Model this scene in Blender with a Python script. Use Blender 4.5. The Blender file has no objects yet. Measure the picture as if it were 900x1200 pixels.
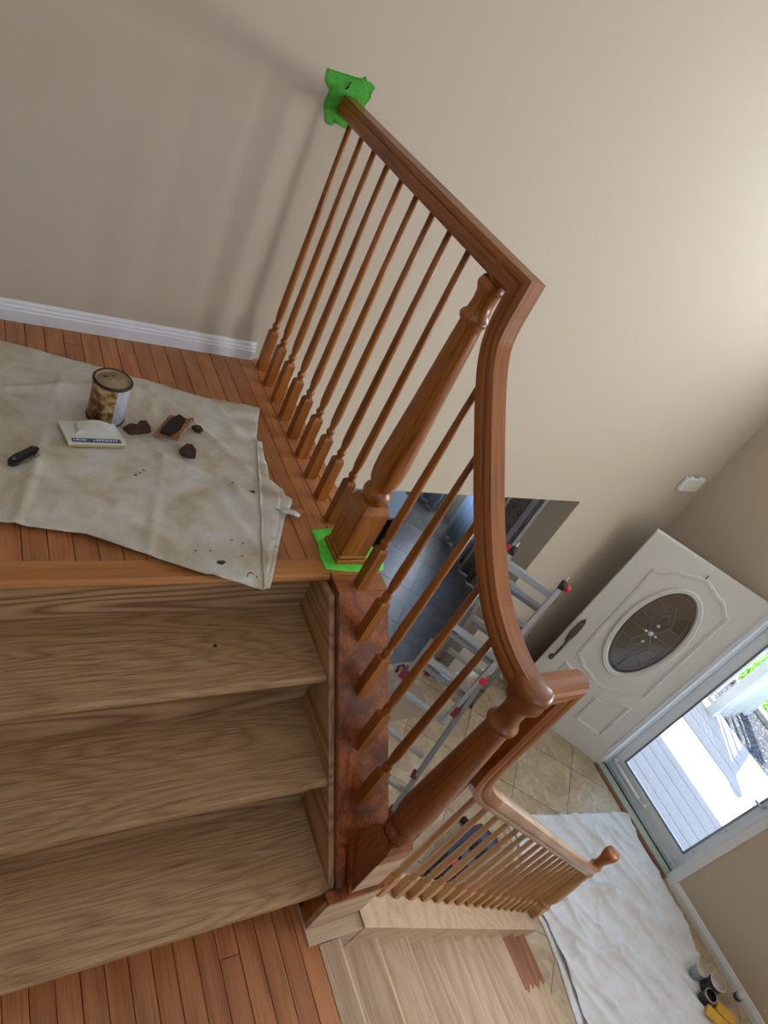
import bpy, bmesh, math, random
from mathutils import Vector, Matrix, noise
from mathutils.geometry import delaunay_2d_cdt
random.seed(7)
S = bpy.context.scene
COL = S.collection
PI = math.pi
# ------------------------------------------------------------------ camera, world, sun, window light, added fill lights, exposure
cd = bpy.data.cameras.new('camera'); cam = bpy.data.objects.new('camera', cd); COL.objects.link(cam)
R = ((0.83230344, -0.37419271, 0.40896309), (0.03121949, -0.70495968, -0.70855994), (0.55344045, 0.6025045, -0.57505827))
m = Matrix.Identity(4)
for i in range(3):
    m[i][0] = R[0][i]; m[i][1] = -R[1][i]; m[i][2] = -R[2][i]
m.translation = Vector((-1.07044, -1.23082, 1.34957))
# keep the translation, re-orthonormalise the rotation
q_ = m.to_quaternion(); cam.matrix_world = Matrix.LocRotScale(m.translation, q_, None)
cd.sensor_fit = 'VERTICAL'; cd.sensor_height = 36.0; cd.lens = 804.99 * 36 / 1200
cd.clip_start = 0.05; cd.clip_end = 200
S.camera = cam
S.view_settings.view_transform = 'Standard'; S.view_settings.look = 'None'
S.view_settings.gamma = 1.0; S.view_settings.use_curve_mapping = False
S.view_settings.exposure = 0.2
w = bpy.data.worlds.new('world'); S.world = w; w.use_nodes = True
nt = w.node_tree; bg = nt.nodes['Background']
sky = nt.nodes.new('ShaderNodeTexSky'); sky.sky_type = 'HOSEK_WILKIE'; sky.sun_direction = (.34, .546, .766); sky.turbidity = 3.0
mxw = nt.nodes.new('ShaderNodeMix'); mxw.data_type = 'RGBA'; mxw.inputs[0].default_value = .45; mxw.inputs[7].default_value = (.52, .66, 1, 1)
nt.links.new(sky.outputs[0], mxw.inputs[6]); nt.links.new(mxw.outputs[2], bg.inputs[0]); bg.inputs[1].default_value = 5.0
def light(name, typ, loc, direction, energy, color=(1, 1, 1), size=None, **k):
    ld = bpy.data.lights.new(name, typ); o = bpy.data.objects.new(name, ld); COL.objects.link(o)
    o.location = loc; o.rotation_euler = Vector(direction).to_track_quat('-Z', 'Z' if typ == 'AREA' else 'Y').to_euler()
    ld.energy = energy; ld.color = color
    if size: ld.shape = 'RECTANGLE'; ld.size, ld.size_y = size
    for a, b in k.items(): setattr(ld, a, b)
    return o
light('sun', 'SUN', (8, 6, 8), (-.34, -.546, -.766), 13.0, (1, .96, .9), angle=math.radians(.6))
light('stair_window_daylight', 'AREA', (3.70, -1.86, .45), (-1, .12, 0), 84, (.94, .97, 1), (.9, 1.4))
light('high_window_daylight', 'AREA', (3.70, .1, 1.55), (-1, 0, 0), 48, (.84, .93, 1), (1.1, .9))
light('rear_added_fill', 'AREA', (-.2, -2.95, 1.45), (0, 1, -.1), 2.5, (.95, .97, 1), (1.3, 1.2))  # weak fill added behind the camera, no window known there
light('living_window_daylight', 'AREA', (3.86, 2.7, -1.35), (-1, 0, -.1), 85, (.78, .88, 1), (1.7, 1.4))
light('hall_added_fill', 'POINT', (-.6, -1.0, 2.2), (0, 0, -1), 4.5, (1, .80, .58), shadow_soft_size=.25)  # warm fill added over the upper hall, stands for no known lamp
cy = S.cycles
cy.use_denoising = True; cy.max_bounces = 9; cy.diffuse_bounces = 3; cy.glossy_bounces = 3; cy.transmission_bounces = 6
cy.transparent_max_bounces = 8; cy.caustics_reflective = False; cy.caustics_refractive = False; cy.sample_clamp_indirect = 6

# ------------------------------------------------------------------ mesh collector
class MB:
    def __init__(s): s.v = []; s.f = []; s.uv = []; s.sm = []
    def add(s, vs, fs, smooth=False, uvs=None):
        b = len(s.v); s.v += [tuple(x) for x in vs]
        for i, f in enumerate(fs):
            s.f.append([b + j for j in f]); s.sm.append(smooth); s.uv.append(uvs[i] if uvs else None)
        return s
    def box(s, x0, y0, z0, x1, y1, z1, M=None, bev=0):
        if bev:
            b = bev; vs = []; 
            bm = bmesh.new(); bmesh.ops.create_cube(bm, size=1)
            for v in bm.verts: v.co = Vector(((x0 + x1) / 2 + v.co.x * (x1 - x0), (y0 + y1) / 2 + v.co.y * (y1 - y0), (z0 + z1) / 2 + v.co.z * (z1 - z0)))
            bmesh.ops.bevel(bm, geom=bm.edges[:], offset=b, segments=1, affect='EDGES', clamp_overlap=True)
            bm.verts.index_update(); vs = [(M @ v.co if M else v.co.copy()) for v in bm.verts]; fs = [[v.index for v in f.verts] for f in bm.faces]
            bm.free(); return s.add(vs, fs)
        vs = [Vector(p) for p in ((x0, y0, z0), (x1, y0, z0), (x1, y1, z0), (x0, y1, z0), (x0, y0, z1), (x1, y0, z1), (x1, y1, z1), (x0, y1, z1))]
        if M: vs = [M @ v for v in vs]
        return s.add(vs, [(3, 2, 1, 0), (4, 5, 6, 7), (0, 1, 5, 4), (1, 2, 6, 5), (2, 3, 7, 6), (3, 0, 4, 7)])
    def prism(s, poly, a, b, axis='z', M=None):
        n = len(poly)
        def P(p, h): return {'z': (p[0], p[1], h), 'y': (p[0], h, p[1]), 'x': (h, p[0], p[1])}[axis]
        vs = [Vector(P(p, a)) for p in poly] + [Vector(P(p, b)) for p in poly]
        if M: vs = [M @ v for v in vs]
        fs = [list(range(n))[::-1], list(range(n, 2 * n))] + [(i, (i + 1) % n, n + (i + 1) % n, n + i) for i in range(n)]
        return s.add(vs, fs)
    def lathe(s, prof, seg=20, M=None, cap=True, c=(0, 0)):
        vs = []; fs = []; n = len(prof)
        for r, z in prof:
            for k in range(seg):
                a = 2 * PI * k / seg; vs.append(Vector((c[0] + r * math.cos(a), c[1] + r * math.sin(a), z)))
        if M: vs = [M @ v for v in vs]
        for i in range(n - 1):
            for k in range(seg):
                k2 = (k + 1) % seg; fs.append((i * seg + k, i * seg + k2, (i + 1) * seg + k2, (i + 1) * seg + k))
        s.add(vs, fs, True)
        if cap:
            b = len(s.v) - len(vs)
            s.f.append([b + k for k in range(seg)][::-1]); s.f.append([b + (n - 1) * seg + k for k in range(seg)]); s.sm += [False, False]; s.uv += [None, None]
        return s
    def sweep(s, path, prof, up=(0, 0, 1), side=None, closed=False, caps=True, smooth=False):
        """prof: list of (side, up) offsets; path: points. Mitred at each vertex."""
        P = [Vector(p) for p in path]; n = len(P); rings = []; L = 0; Ls = []
        for i in range(n):
            a = P[i - 1] if (i > 0 or closed) else None; c = P[(i + 1) % n] if (i < n - 1 or closed) else None
            d1 = (P[i] - a).normalized() if a is not None else None; d2 = (c - P[i]).normalized() if c is not None else None
            if d1 is None: d1 = d2
            if d2 is None: d2 = d1
            t = (d1 + d2).normalized(); cosh = max(.35, t.dot(d1))
            if side is not None: sd = Vector(side).normalized(); upv = sd.cross(t).normalized(); sc_s, sc_u = 1, 1 / cosh
            else: upv = Vector(up).normalized(); sd = t.cross(upv).normalized(); upv = sd.cross(t).normalized() if abs(t.dot(Vector(up).normalized())) > 1e-4 else upv; sc_s, sc_u = 1 / cosh, 1
            if i: L += (P[i] - P[i - 1]).length
            Ls.append(L); rings.append([P[i] + sd * (x * sc_s) + upv * (y * sc_u) for x, y in prof])
        k = len(prof); vs = [v for r in rings for v in r]; fs = []; uvs = []
        per = [0]
        for j in range(k): per.append(per[-1] + math.dist(prof[j], prof[(j + 1) % k]))
        for i in range(n if closed else n - 1):
            i2 = (i + 1) % n; l1 = Ls[i]; l2 = Ls[i2] if i2 else L + .1
            for j in range(k):
                j2 = (j + 1) % k; fs.append((i * k + j, i * k + j2, i2 * k + j2, i2 * k + j))
                uvs.append(((l1, per[j]), (l1, per[j + 1]), (l2, per[j + 1]), (l2, per[j])))
        s.add(vs, fs, smooth, uvs)
        if caps and not closed:
            b = len(s.v) - len(vs); s.f.append([b + j for j in range(k)][::-1]); s.f.append([b + (n - 1) * k + j for j in range(k)]); s.sm += [False] * 2; s.uv += [None] * 2
        return s
    def tube(s, path, r, seg=8, closed=False):
        P = [Vector(p) for p in path]; n = len(P); vs = []; fs = []; ref = Vector((0, 0, 1))
        for i in range(n):
            a = P[i - 1] if (i or closed) else P[i]; c = P[(i + 1) % n] if (i < n - 1 or closed) else P[i]
            t = (c - a).normalized()
            if abs(t.dot(ref)) > .95: ref = Vector((1, .1, 0)).normalized()
            sd = t.cross(ref).normalized(); u = sd.cross(t).normalized(); ref = u
            rr = r[i] if isinstance(r, (list, tuple)) else r
            vs += [P[i] + sd * (rr * math.cos(2 * PI * k / seg)) + u * (rr * math.sin(2 * PI * k / seg)) for k in range(seg)]
        for i in range(n if closed else n - 1):
            i2 = (i + 1) % n
            for k in range(seg): k2 = (k + 1) % seg; fs.append((i * seg + k, i * seg + k2, i2 * seg + k2, i2 * seg + k))
        if not closed: fs += [list(range(seg))[::-1], [(n - 1) * seg + k for k in range(seg)]]
        return s.add(vs, fs, True)
    def mesh(s, name):
        me = bpy.data.meshes.new(name); me.from_pydata(s.v, [], s.f); me.polygons.foreach_set('use_smooth', s.sm)
        if any(s.uv):
            ul = me.uv_layers.new(name='UVMap')
            for p, u in zip(me.polygons, s.uv):
                if u:
                    for li, c in zip(p.loop_indices, u): ul.data[li].uv = c
        bm = bmesh.new(); bm.from_mesh(me); bmesh.ops.recalc_face_normals(bm, faces=bm.faces[:]); bm.to_mesh(me); bm.free()
        return me
    def obj(s, name, mat, parent=None, label=None):
        return part(name, s.mesh(name), mat, parent, label)

def part(name, me, mat, parent=None, label=None):
    if mat and not me.materials: me.materials.append(mat)
    o = bpy.data.objects.new(name, me); COL.objects.link(o); o.parent = parent
    if label: o['label'] = label
    return o
def thing(name, label, cat, loc=(0, 0, 0), rotz=0, group=None):
    o = bpy.data.objects.new(name, None); COL.objects.link(o); o.location = loc; o.rotation_euler = (0, 0, rotz); o.empty_display_size = .1
    o['label'] = label; o['category'] = cat
    if group: o['group'] = group
    return o
def tag(o, label, cat, group=None, kind=None):
    o['label'] = label; o['category'] = cat
    if group: o['group'] = group
    if kind: o['kind'] = kind
    return o
def struct(name, mb, mat, label, cat='structure', parent=None):
    o = mb.obj(name, mat, parent); o['kind'] = 'structure'
    if parent is None: o['label'] = label; o['category'] = cat
    return o

# ------------------------------------------------------------------ materials
def srgb(*c):
    return tuple(((x / 255) / 12.92 if x / 255 <= .04045 else ((x / 255 + .055) / 1.055) ** 2.4) for x in c) + (1,)
class N:
    def __init__(s, name):
        s.m = bpy.data.materials.new(name); s.m.use_nodes = True; s.t = s.m.node_tree; s.b = s.t.nodes['Principled BSDF']
    def n(s, typ, **k):
        x = s.t.nodes.new(typ)
        for a, b in k.items():
            if a in x.inputs.keys(): x.inputs[a].default_value = b
            else: setattr(x, a, b)
        return x
    def l(s, a, b): s.t.links.new(a, b)
    def math(s, op, a, b=None, clamp=False):
        x = s.t.nodes.new('ShaderNodeMath'); x.operation = op; x.use_clamp = clamp
        for i, v in enumerate((a, b)):
            if v is None: continue
            if isinstance(v, (int, float)): x.inputs[i].default_value = v
            else: s.l(v, x.inputs[i])
        return x.outputs[0]
    def ramp(s, fac, stops):
        x = s.t.nodes.new('ShaderNodeValToRGB'); e = x.color_ramp.elements
        while len(e) < len(stops): e.new(.5)
        for i, (p, c) in enumerate(stops): e[i].position = p; e[i].color = c
        s.l(fac, x.inputs[0]); return x.outputs[0]
    def mix(s, fac, a, b, mode='MIX'):
        x = s.t.nodes.new('ShaderNodeMix'); x.data_type = 'RGBA'; x.blend_type = mode
        for i, v in ((0, fac), (6, a), (7, b)):
            if isinstance(v, (int, float)): x.inputs[i].default_value = v
            elif isinstance(v, tuple): x.inputs[i].default_value = v
            else: s.l(v, x.inputs[i])
        return x.outputs[2]
    def coord(s, scale=(1, 1, 1), kind='Object', rnd=True, rot=(0, 0, 0)):
        tc = s.t.nodes.new('ShaderNodeTexCoord'); mp = s.t.nodes.new('ShaderNodeMapping'); mp.inputs['Scale'].default_value = scale; mp.inputs['Rotation'].default_value = rot
        s.l(tc.outputs[kind], mp.inputs[0])
        if rnd:
            oi = s.t.nodes.new('ShaderNodeObjectInfo'); mm = s.t.nodes.new('ShaderNodeVectorMath'); mm.operation = 'SCALE'; mm.inputs[0].default_value = (17, 31, 23); s.l(oi.outputs['Random'], mm.inputs['Scale'])
            ad = s.t.nodes.new('ShaderNodeVectorMath'); ad.operation = 'ADD'; s.l(mp.outputs[0], ad.inputs[0]); s.l(mm.outputs[0], ad.inputs[1]); s.rand = oi.outputs['Random']
            return ad.outputs[0]
        return mp.outputs[0]
    def noise(s, vec, scale, detail=3, rough=.5, dist=0):
        x = s.t.nodes.new('ShaderNodeTexNoise'); x.inputs['Scale'].default_value = scale; x.inputs['Detail'].default_value = detail; x.inputs['Roughness'].default_value = rough; x.inputs['Distortion'].default_value = dist
        s.l(vec, x.inputs['Vector']); return x.outputs[0]
    def bump(s, h, strength=.2, dist=.002):
        x = s.t.nodes.new('ShaderNodeBump'); x.inputs['Strength'].default_value = strength; x.inputs['Distance'].default_value = dist
        s.l(h, x.inputs['Height']); s.l(x.outputs[0], s.b.inputs['Normal']); return x
    def col(s, c): s.l(c, s.b.inputs['Base Color']) if not isinstance(c, tuple) else setattr(s.b.inputs['Base Color'], 'default_value', c)
    def rough(s, r): s.b.inputs['Roughness'].default_value = r

def plain(name, c, rough=.5, metal=0., coat=0., var=.06, sc=30, bump=0):
    k = N(name); v = k.coord(); n = k.noise(v, sc, 3)
    k.col(k.mix(1, c, k.ramp(n, [(.3, (1 - var,) * 3 + (1,)), (.7, (1 + var * .3,) * 3 + (1,))]), 'MULTIPLY'))
    k.rough(rough); k.b.inputs['Metallic'].default_value = metal; k.b.inputs['Coat Weight'].default_value = coat
    if bump: k.bump(n, bump)
    return k.m

def wood(name, light, mid, dark, axis='X', rough=.45, rings=9, cath=.5, coat=0., var=.18, patch=0, scale=1., uv=False, stain=None, bump=.12):
    """Oak: contour-line grain from a stretched noise plus fine pores, both run along `axis`."""
    k = N(name)
    along, across = .55 * scale, 5.5 * scale
    sc = {'X': (along, across, across), 'Y': (across, along, across), 'Z': (across, across, along)}[axis]
    v = k.coord(sc, 'UV' if uv else 'Object'); n0 = k.noise(v, 1.0, 1.5, .45, .25)
    con = k.math('PINGPONG', k.math('MULTIPLY', n0, rings), .5); con = k.math('MULTIPLY', con, 2)
    con = k.math('POWER', con, 1.7)
    fine_s = tuple(x * (28 if x == across else 9) for x in sc)
    vf = k.coord(fine_s, 'UV' if uv else 'Object'); fine = k.noise(vf, 1.0, 3, .6)
    base = k.mix(con, light, mid)
    base = k.mix(k.ramp(fine, [(.30, (cath,) * 3 + (1,)), (.52, (0, 0, 0, 1))]), base, dark)
    if patch:
        vp = k.coord((1, 1, 1), 'Object', rnd=False); pn = k.noise(vp, 9, 3, .6)
        base = k.mix(k.ramp(pn, [(.42, (0, 0, 0, 1)), (.64, (patch,) * 3 + (1,))]), base, dark)
        pn2 = k.noise(vp, 4, 2); base = k.mix(k.ramp(pn2, [(.35, (.7, .7, .7, 1)), (.6, (1.15, 1.15, 1.15, 1))]), (0, 0, 0, 1), base) if False else base
    if stain:
        tc = k.t.nodes.new('ShaderNodeTexCoord'); sx = k.t.nodes.new('ShaderNodeSeparateXYZ'); k.l(tc.outputs['Object'], sx.inputs[0])
        nn = k.noise(k.coord((12, 1, 1), rnd=False), 3, 3)
        yy = k.math('ADD', sx.outputs['Y'], k.math('MULTIPLY', nn, .14))
        base = k.mix(k.math('GREATER_THAN', yy, stain), base, k.mix(con, srgb(146, 92, 54), srgb(120, 70, 38)))
    vr = k.math('ADD', 1 - var, k.math('MULTIPLY', k.rand, 2 * var))
    cmb = k.t.nodes.new('ShaderNodeCombineColor')
    for i in range(3): k.l(vr, cmb.inputs[i])
    k.col(k.mix(1, base, cmb.outputs[0], 'MULTIPLY')); k.rough(rough); k.b.inputs['Coat Weight'].default_value = coat; k.b.inputs['Coat Roughness'].default_value = .25
    k.bump(fine, bump, .001)
    return k.m

M_floor = wood('oak_floor', srgb(184, 120, 72), srgb(162, 98, 54), srgb(104, 60, 30), 'Y', .4, 7, .5, .15, .13)
M_nosing = wood('oak_nosing', srgb(186, 126, 68), srgb(168, 106, 52), srgb(118, 68, 32), 'X', .38, 5, .4, .2, .04)
M_tread = wood('bare_oak_tread', srgb(176, 140, 98), srgb(152, 116, 76), srgb(98, 70, 42), 'X', .62, 18, .7, 0, .04, scale=1.7)
M_riser = wood('bare_fir_riser', srgb(186, 150, 108), srgb(128, 90, 56), srgb(100, 70, 42), 'X', .6, 15, .35, 0, .04, scale=1.2)
M_skirt = wood('bare_fir_skirt', srgb(190, 150, 104), srgb(142, 102, 64), srgb(110, 76, 46), 'Y', .6, 14, .3, 0, .03)
M_cap = wood('stained_oak_cap', srgb(158, 84, 30), srgb(122, 58, 18), srgb(64, 24, 8), 'Y', .38, 8, .85, .25, .02, patch=.75)
M_capx = wood('stained_oak_capx', srgb(168, 104, 52), srgb(136, 78, 36), srgb(82, 42, 18), 'X', .4, 8, .6, .2, .02)
M_rail = wood('stained_rail', srgb(162, 92, 28), srgb(122, 61, 14), srgb(66, 29, 6), 'X', .36, 8, .65, .15, .02, uv=True)
M_railraw = wood('half_stained_rail', srgb(176, 136, 98), srgb(150, 108, 72), srgb(110, 74, 46), 'X', .35, 7, .6, .3, .02, uv=True)
M_bal = wood('stained_baluster', srgb(164, 98, 32), srgb(130, 70, 17), srgb(78, 38, 9), 'Z', .38, 6, .6, .15, .08)
M_balr = wood('bare_baluster', srgb(190, 148, 102), srgb(168, 124, 80), srgb(128, 88, 54), 'Z', .5, 5, .4, 0, .06)
M_newel = wood('stained_newel', srgb(170, 102, 34), srgb(134, 72, 18), srgb(76, 36, 9), 'Z', .35, 7, .65, .2, .03)
M_neweld = wood('dark_newel', srgb(150, 84, 34), srgb(120, 60, 20), srgb(66, 29, 9), 'Z', .36, 7, .7, .3, .03)
M_raw = wood('bare_oak_trim', srgb(206, 180, 150), srgb(188, 158, 126), srgb(148, 118, 88), 'X', .6, 7, .35, 0, .04)
M_low = wood('bare_oak_step', srgb(196, 168, 138), srgb(176, 146, 116), srgb(128, 100, 76), 'Y', .6, 8, .5, 0, .08)
M_lows = wood('part_stained_oak_step', srgb(196, 168, 138), srgb(176, 146, 116), srgb(128, 100, 76), 'Y', .6, 8, .5, 0, .04, stain=-1.03)

def wallpaint(name, c):
    k = N(name); v = k.coord(rnd=False); n = k.noise(v, 260, 2); k.col(c); k.rough(.75); k.bump(n, .08, .001); return k.m
M_wall = wallpaint('beige_wall_paint', srgb(198, 184, 164))
M_ceil = wallpaint('ceiling_paint', srgb(236, 234, 228))
M_white = plain('white_trim_paint', srgb(232, 234, 238), .4, var=.03)
M_door = plain('white_door_paint', srgb(224, 224, 218), .38, var=.02, sc=8)
M_alu = plain('brushed_aluminium', srgb(196, 200, 204), .38, .85, var=.1, sc=60)
M_alud = plain('dull_aluminium', srgb(150, 154, 160), .45, .7, var=.1)
M_red = plain('red_plastic', srgb(200, 30, 48), .4)
M_dred = plain('maroon_plastic', srgb(120, 30, 50), .45)
M_black = plain('black_plastic', srgb(24, 24, 27), .4)
M_steel = plain('satin_nickel', srgb(120, 112, 104), .35, .8)
M_vinyl = plain('pale_vinyl', srgb(244, 250, 252), .4, var=.02)
M_sill = plain('sill_aluminium', srgb(176, 184, 176), .45, .3, var=.1)
M_strip = wood('threshold_strip', srgb(150, 100, 60), srgb(120, 72, 40), srgb(70, 40, 20), 'Y', .5, 5, .5)
M_deck = plain('grey_deck_board', srgb(214, 204, 206), .7, var=.12, sc=40)
M_dark = plain('shadow_gap', srgb(38, 24, 16), .9)
k = N('beige_stone_tile'); v = k.coord(); n = k.noise(v, 5, 6, .65, .6); n2 = k.noise(v, 26, 4)
k.col(k.mix(k.ramp(n2, [(.4, (0, 0, 0, 1)), (.75, (.5, .5, .5, 1))]), k.ramp(n, [(.3, srgb(160, 136, 106)), (.55, srgb(190, 172, 144)), (.75, srgb(206, 194, 172))]), srgb(146, 118, 88)))
k.rough(.32); k.bump(n2, .15); M_tile = k.m
k = N('grey_stone_tile'); v = k.coord(); n = k.noise(v, 6, 6, .65, .6)
k.col(k.ramp(n, [(.3, srgb(84, 82, 80)), (.6, srgb(108, 105, 102)), (.8, srgb(126, 122, 118))])); k.rough(.35); k.bump(n, .1); M_tile2 = k.m
M_grout = plain('grout', srgb(138, 126, 108), .9)
def cloth(name, c1, c2, c3, stains):
    k = N(name); v = k.coord(rnd=False); n = k.noise(v, 6, 6, .6, .5); n2 = k.noise(v, 17, 4, .6); wv = k.noise(v, 900, 1)
    c = k.ramp(n, [(.3, c2), (.5, c1), (.7, c3)])
    c = k.mix(k.ramp(n2, [(.5, (0, 0, 0, 1)), (.72, (.45 * stains,) * 3 + (1,))]), c, c2)
    if stains:
        n3 = k.noise(v, 34, 2, .4); c = k.mix(k.ramp(n3, [(.79, (0, 0, 0, 1)), (.80, (.9,) * 3 + (1,))]), c, srgb(70, 44, 30))
    k.col(c); k.rough(.85); k.bump(wv, .12, .001); return k.m
M_cloth = cloth('stained_canvas', srgb(204, 196, 180), srgb(178, 162, 134), srgb(212, 212, 210), 1)
M_cloth2 = cloth('white_canvas', srgb(218, 220, 224), srgb(208, 208, 208), srgb(226, 230, 236), 0)
M_tape = plain('green_tape', srgb(104, 232, 78), .55, var=.2, sc=60)

# ------------------------------------------------------------------ constants measured from the photo
r_, g_ = .1895, .2223
Y0 = -.098; YW = 1.038; XD = 3.642; HF = 2.708
ZL = -4 * r_

# ------------------------------------------------------------------ the shell
def wall_with_hole(name, axis, pos, thick, a0, a1, z0, z1, holes, label):
    """axis 'x': wall plane x=pos..pos+thick spanning y a0..a1; axis 'y': plane y=pos.. spanning x."""
    mb = MB(); cuts = sorted({a0, a1, *[h[0] for h in holes], *[h[1] for h in holes]})
    for i in range(len(cuts) - 1):
        c0, c1 = cuts[i], cuts[i + 1]; hs = sorted([h for h in holes if h[0] <= c0 and h[1] >= c1], key=lambda h: h[2]); z = z0
        segs = []
        for h in hs:
            if h[2] > z: segs.append((z, h[2]))
            z = h[3]
        if z < z1: segs.append((z, z1))
        for s0, s1 in segs:
            if axis == 'x': mb.box(pos, c0, s0, pos + thick, c1, s1)
            else: mb.box(c0, pos, s0, c1, pos + thick, s1)
    return struct(name, mb, M_wall, label, 'wall')
ZC = 2.35
wall_with_hole('wall_back', 'y', YW, .2, -3.2, XD, -HF - .1, ZC, [(.35, 2.475, -HF - .1, -.656)], 'tall beige wall behind the railing with the opening to the living room')
DY0, DY1 = -.854, .087
wall_with_hole('wall_right', 'x', XD, .16, -3.0, YW + .2, -HF - .1, ZC, [(DY0, DY1, -HF - .1, -.64), (-2.35, -1.4, -.25, 1.2), (-.45, .65, 1.1, 2.0)], 'beige wall of the foyer around the front door opening')
wall_with_hole('wall_front', 'y', -3.1, .1, -3.2, XD + .16, -HF - .1, ZC, [(-.9, .5, .8, 2.1)], 'beige wall behind the stairs, out of view')
struct('wall_left', MB().box(-3.3, -3.0, -HF - .1, -3.2, YW + .2, ZC), M_wall, 'beige wall at the far end of the upper hall', 'wall')
struct('ceiling', MB().box(-3.3, -3.1, ZC, XD + .16, YW + .2, ZC + .1), M_ceil, 'white ceiling above the stairwell', 'ceiling')
# living room shell beyond the opening
wall_with_hole('wall_living_right', 'x', XD, .16, YW + .2, 4.6, -HF - .1, -.25, [(1.8, 3.6, -2.1, -.6)], 'living room wall with the curtained window')
struct('wall_living_back', MB().box(-.6, 4.6, -HF - .1, XD + .16, 4.7, -.25), M_wall, 'far wall of the living room', 'wall')
struct('wall_living_left', MB().box(-.7, YW + .2, -HF - .1, -.6, 4.7, -.25), M_wall, 'left wall of the living room', 'wall')
struct('ceiling_living', MB().box(-.7, YW + .2, -.25, XD + .16, 4.7, -.15), M_ceil, 'living room ceiling', 'ceiling')

# foyer and living room floors: tiles laid on the diagonal
def tiled(name, x0, y0, x1, y1, mat, label, off=(1.915, 2.345), hide=None):
    fl = struct(name, MB().box(x0, y0, -HF - .1, x1, y1, -HF - .006), M_grout, label, 'floor')
    T = .466; e = T / 2 - .0022; th = math.radians(47.0); n1 = Vector((math.sin(th), -math.cos(th))); n2 = Vector((math.cos(th), math.sin(th)))
    for i in range(-16, 17):
        for j in range(-16, 17):
            cc = n1 * (off[0] + T * (i + .5)) + n2 * (off[1] + T * (j + .5)); cx, cy = cc
            poly = [cc + n1 * (dx * e) + n2 * (dy * e) for dx, dy in ((1, 1), (-1, 1), (-1, -1), (1, -1))]
            # clip to the floor rectangle
            for ax, lim, sgn in ((0, x0, 1), (0, x1, -1), (1, y0, 1), (1, y1, -1)):
                out = []
                for p in range(len(poly)):
                    A, B = poly[p - 1], poly[p]; ia, ib = (A[ax] - lim) * sgn >= 0, (B[ax] - lim) * sgn >= 0
                    if ia != ib: t = (lim - A[ax]) / (B[ax] - A[ax]); out.append(A + (B - A) * t)
                    if ib: out.append(B)
                poly = out
                if not poly: break
            if len(poly) < 3: continue
            ar = abs(sum(poly[p - 1].x * poly[p].y - poly[p].x * poly[p - 1].y for p in range(len(poly)))) / 2
            if ar < .002 or (hide and hide(cx, cy)): continue
            mb = MB(); mb.prism([(p.x - cx, p.y - cy) for p in poly], 0, .006)
            o = mb.obj('tile', mat, fl); o.location = (cx, cy, -HF - .006)
    return fl
tiled('floor_foyer', .4, -3.0, XD, YW + .2, M_tile, 'beige stone tile floor of the foyer laid diagonally', hide=lambda x, y: x < 1.3 and y < -1)
tiled('floor_living_room', -.6, YW + .2, XD, 4.6, M_tile2, 'grey stone tile floor of the living room', off=(.597, 3.735), hide=lambda x, y: x < 1.7)

# upper hall floor: subfloor, planks, nosing strip
def planks(fl, x0, x1, y0, y1, z, seedv):
    rnd = random.Random(seedv); W = .0572; x = x1; cache = {}
    while x > x0:
        y = y1 - rnd.choice([0, .1, .25, .4, .6, .8]) if rnd.random() < .75 else y1; ys = [y1]
        if y < y1: ys.append(y)
        while ys[-1] > y0:
            ys.append(max(y0, ys[-1] - rnd.uniform(.45, 1.3)))
        ys = [t for i, t in enumerate(ys) if i in (0, len(ys) - 1) or ys[i] - y0 > .08]
        for a, b in zip(ys[:-1], ys[1:]):
            if a - b < .02: continue
            L = a - b; mb = MB(); mb.box(-W / 2 + .0008, -L / 2 + .0006, -.012, W / 2 - .0008, L / 2 - .0006, rnd.uniform(-.0006, .0004), bev=.0012)
            o = mb.obj('plank', M_floor, fl); o.location = (x - W / 2, (a + b) / 2, z)
        x -= W
fl = struct('floor', MB().box(-3.2, Y0 + .068, -.25, .07, YW, -.012), M_dark, 'reddish oak plank floor of the upper hall', 'floor')
planks(fl, -1.9, .034, -.03, YW, 0, 3)
o = MB().prism([(-.03, -.028), (Y0 + .012, -.028), (Y0 + .002, -.020), (Y0, -.012), (Y0 + .003, -.004), (Y0 + .012, 0), (-.03, 0)], -1.9, -.079, 'x').obj('nosing_board', M_nosing, fl)
o = MB().box(.035, -.03, -.03, .09, YW, .0005, bev=.004).obj('edge_board', M_nosing, fl)
MB().box(-.0788, Y0 + .004, -.022, .09, -.0302, 0, bev=.003).obj('edge_board', M_nosing, fl)
struct('trim_1', MB().box(.07, Y0, -.30, .085, YW, -.03), M_white, 'fascia board under the edge of the upper floor', 'trim')
# intermediate landing
ld = struct('floor_landing', MB().box(-3.2, -3.0, ZL - .25, -.03, -.70, ZL - .012), M_dark, 'reddish oak plank landing below the short flight', 'floor')
planks(ld, -1.9, -.0895, -1.9, -.70, ZL, 11)
M_ln = M_low
o = MB().prism([(-.088, -.028), (-.022, -.028), (-.014, -.02), (-.013, -.012), (-.016, -.004), (-.024, 0), (-.088, 0)], -2.0, -.846, 'y').obj('nosing_board', M_ln, ld); o.location = (0, 0, ZL); o['label'] = 'bare oak board at the landing edge'

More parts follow.
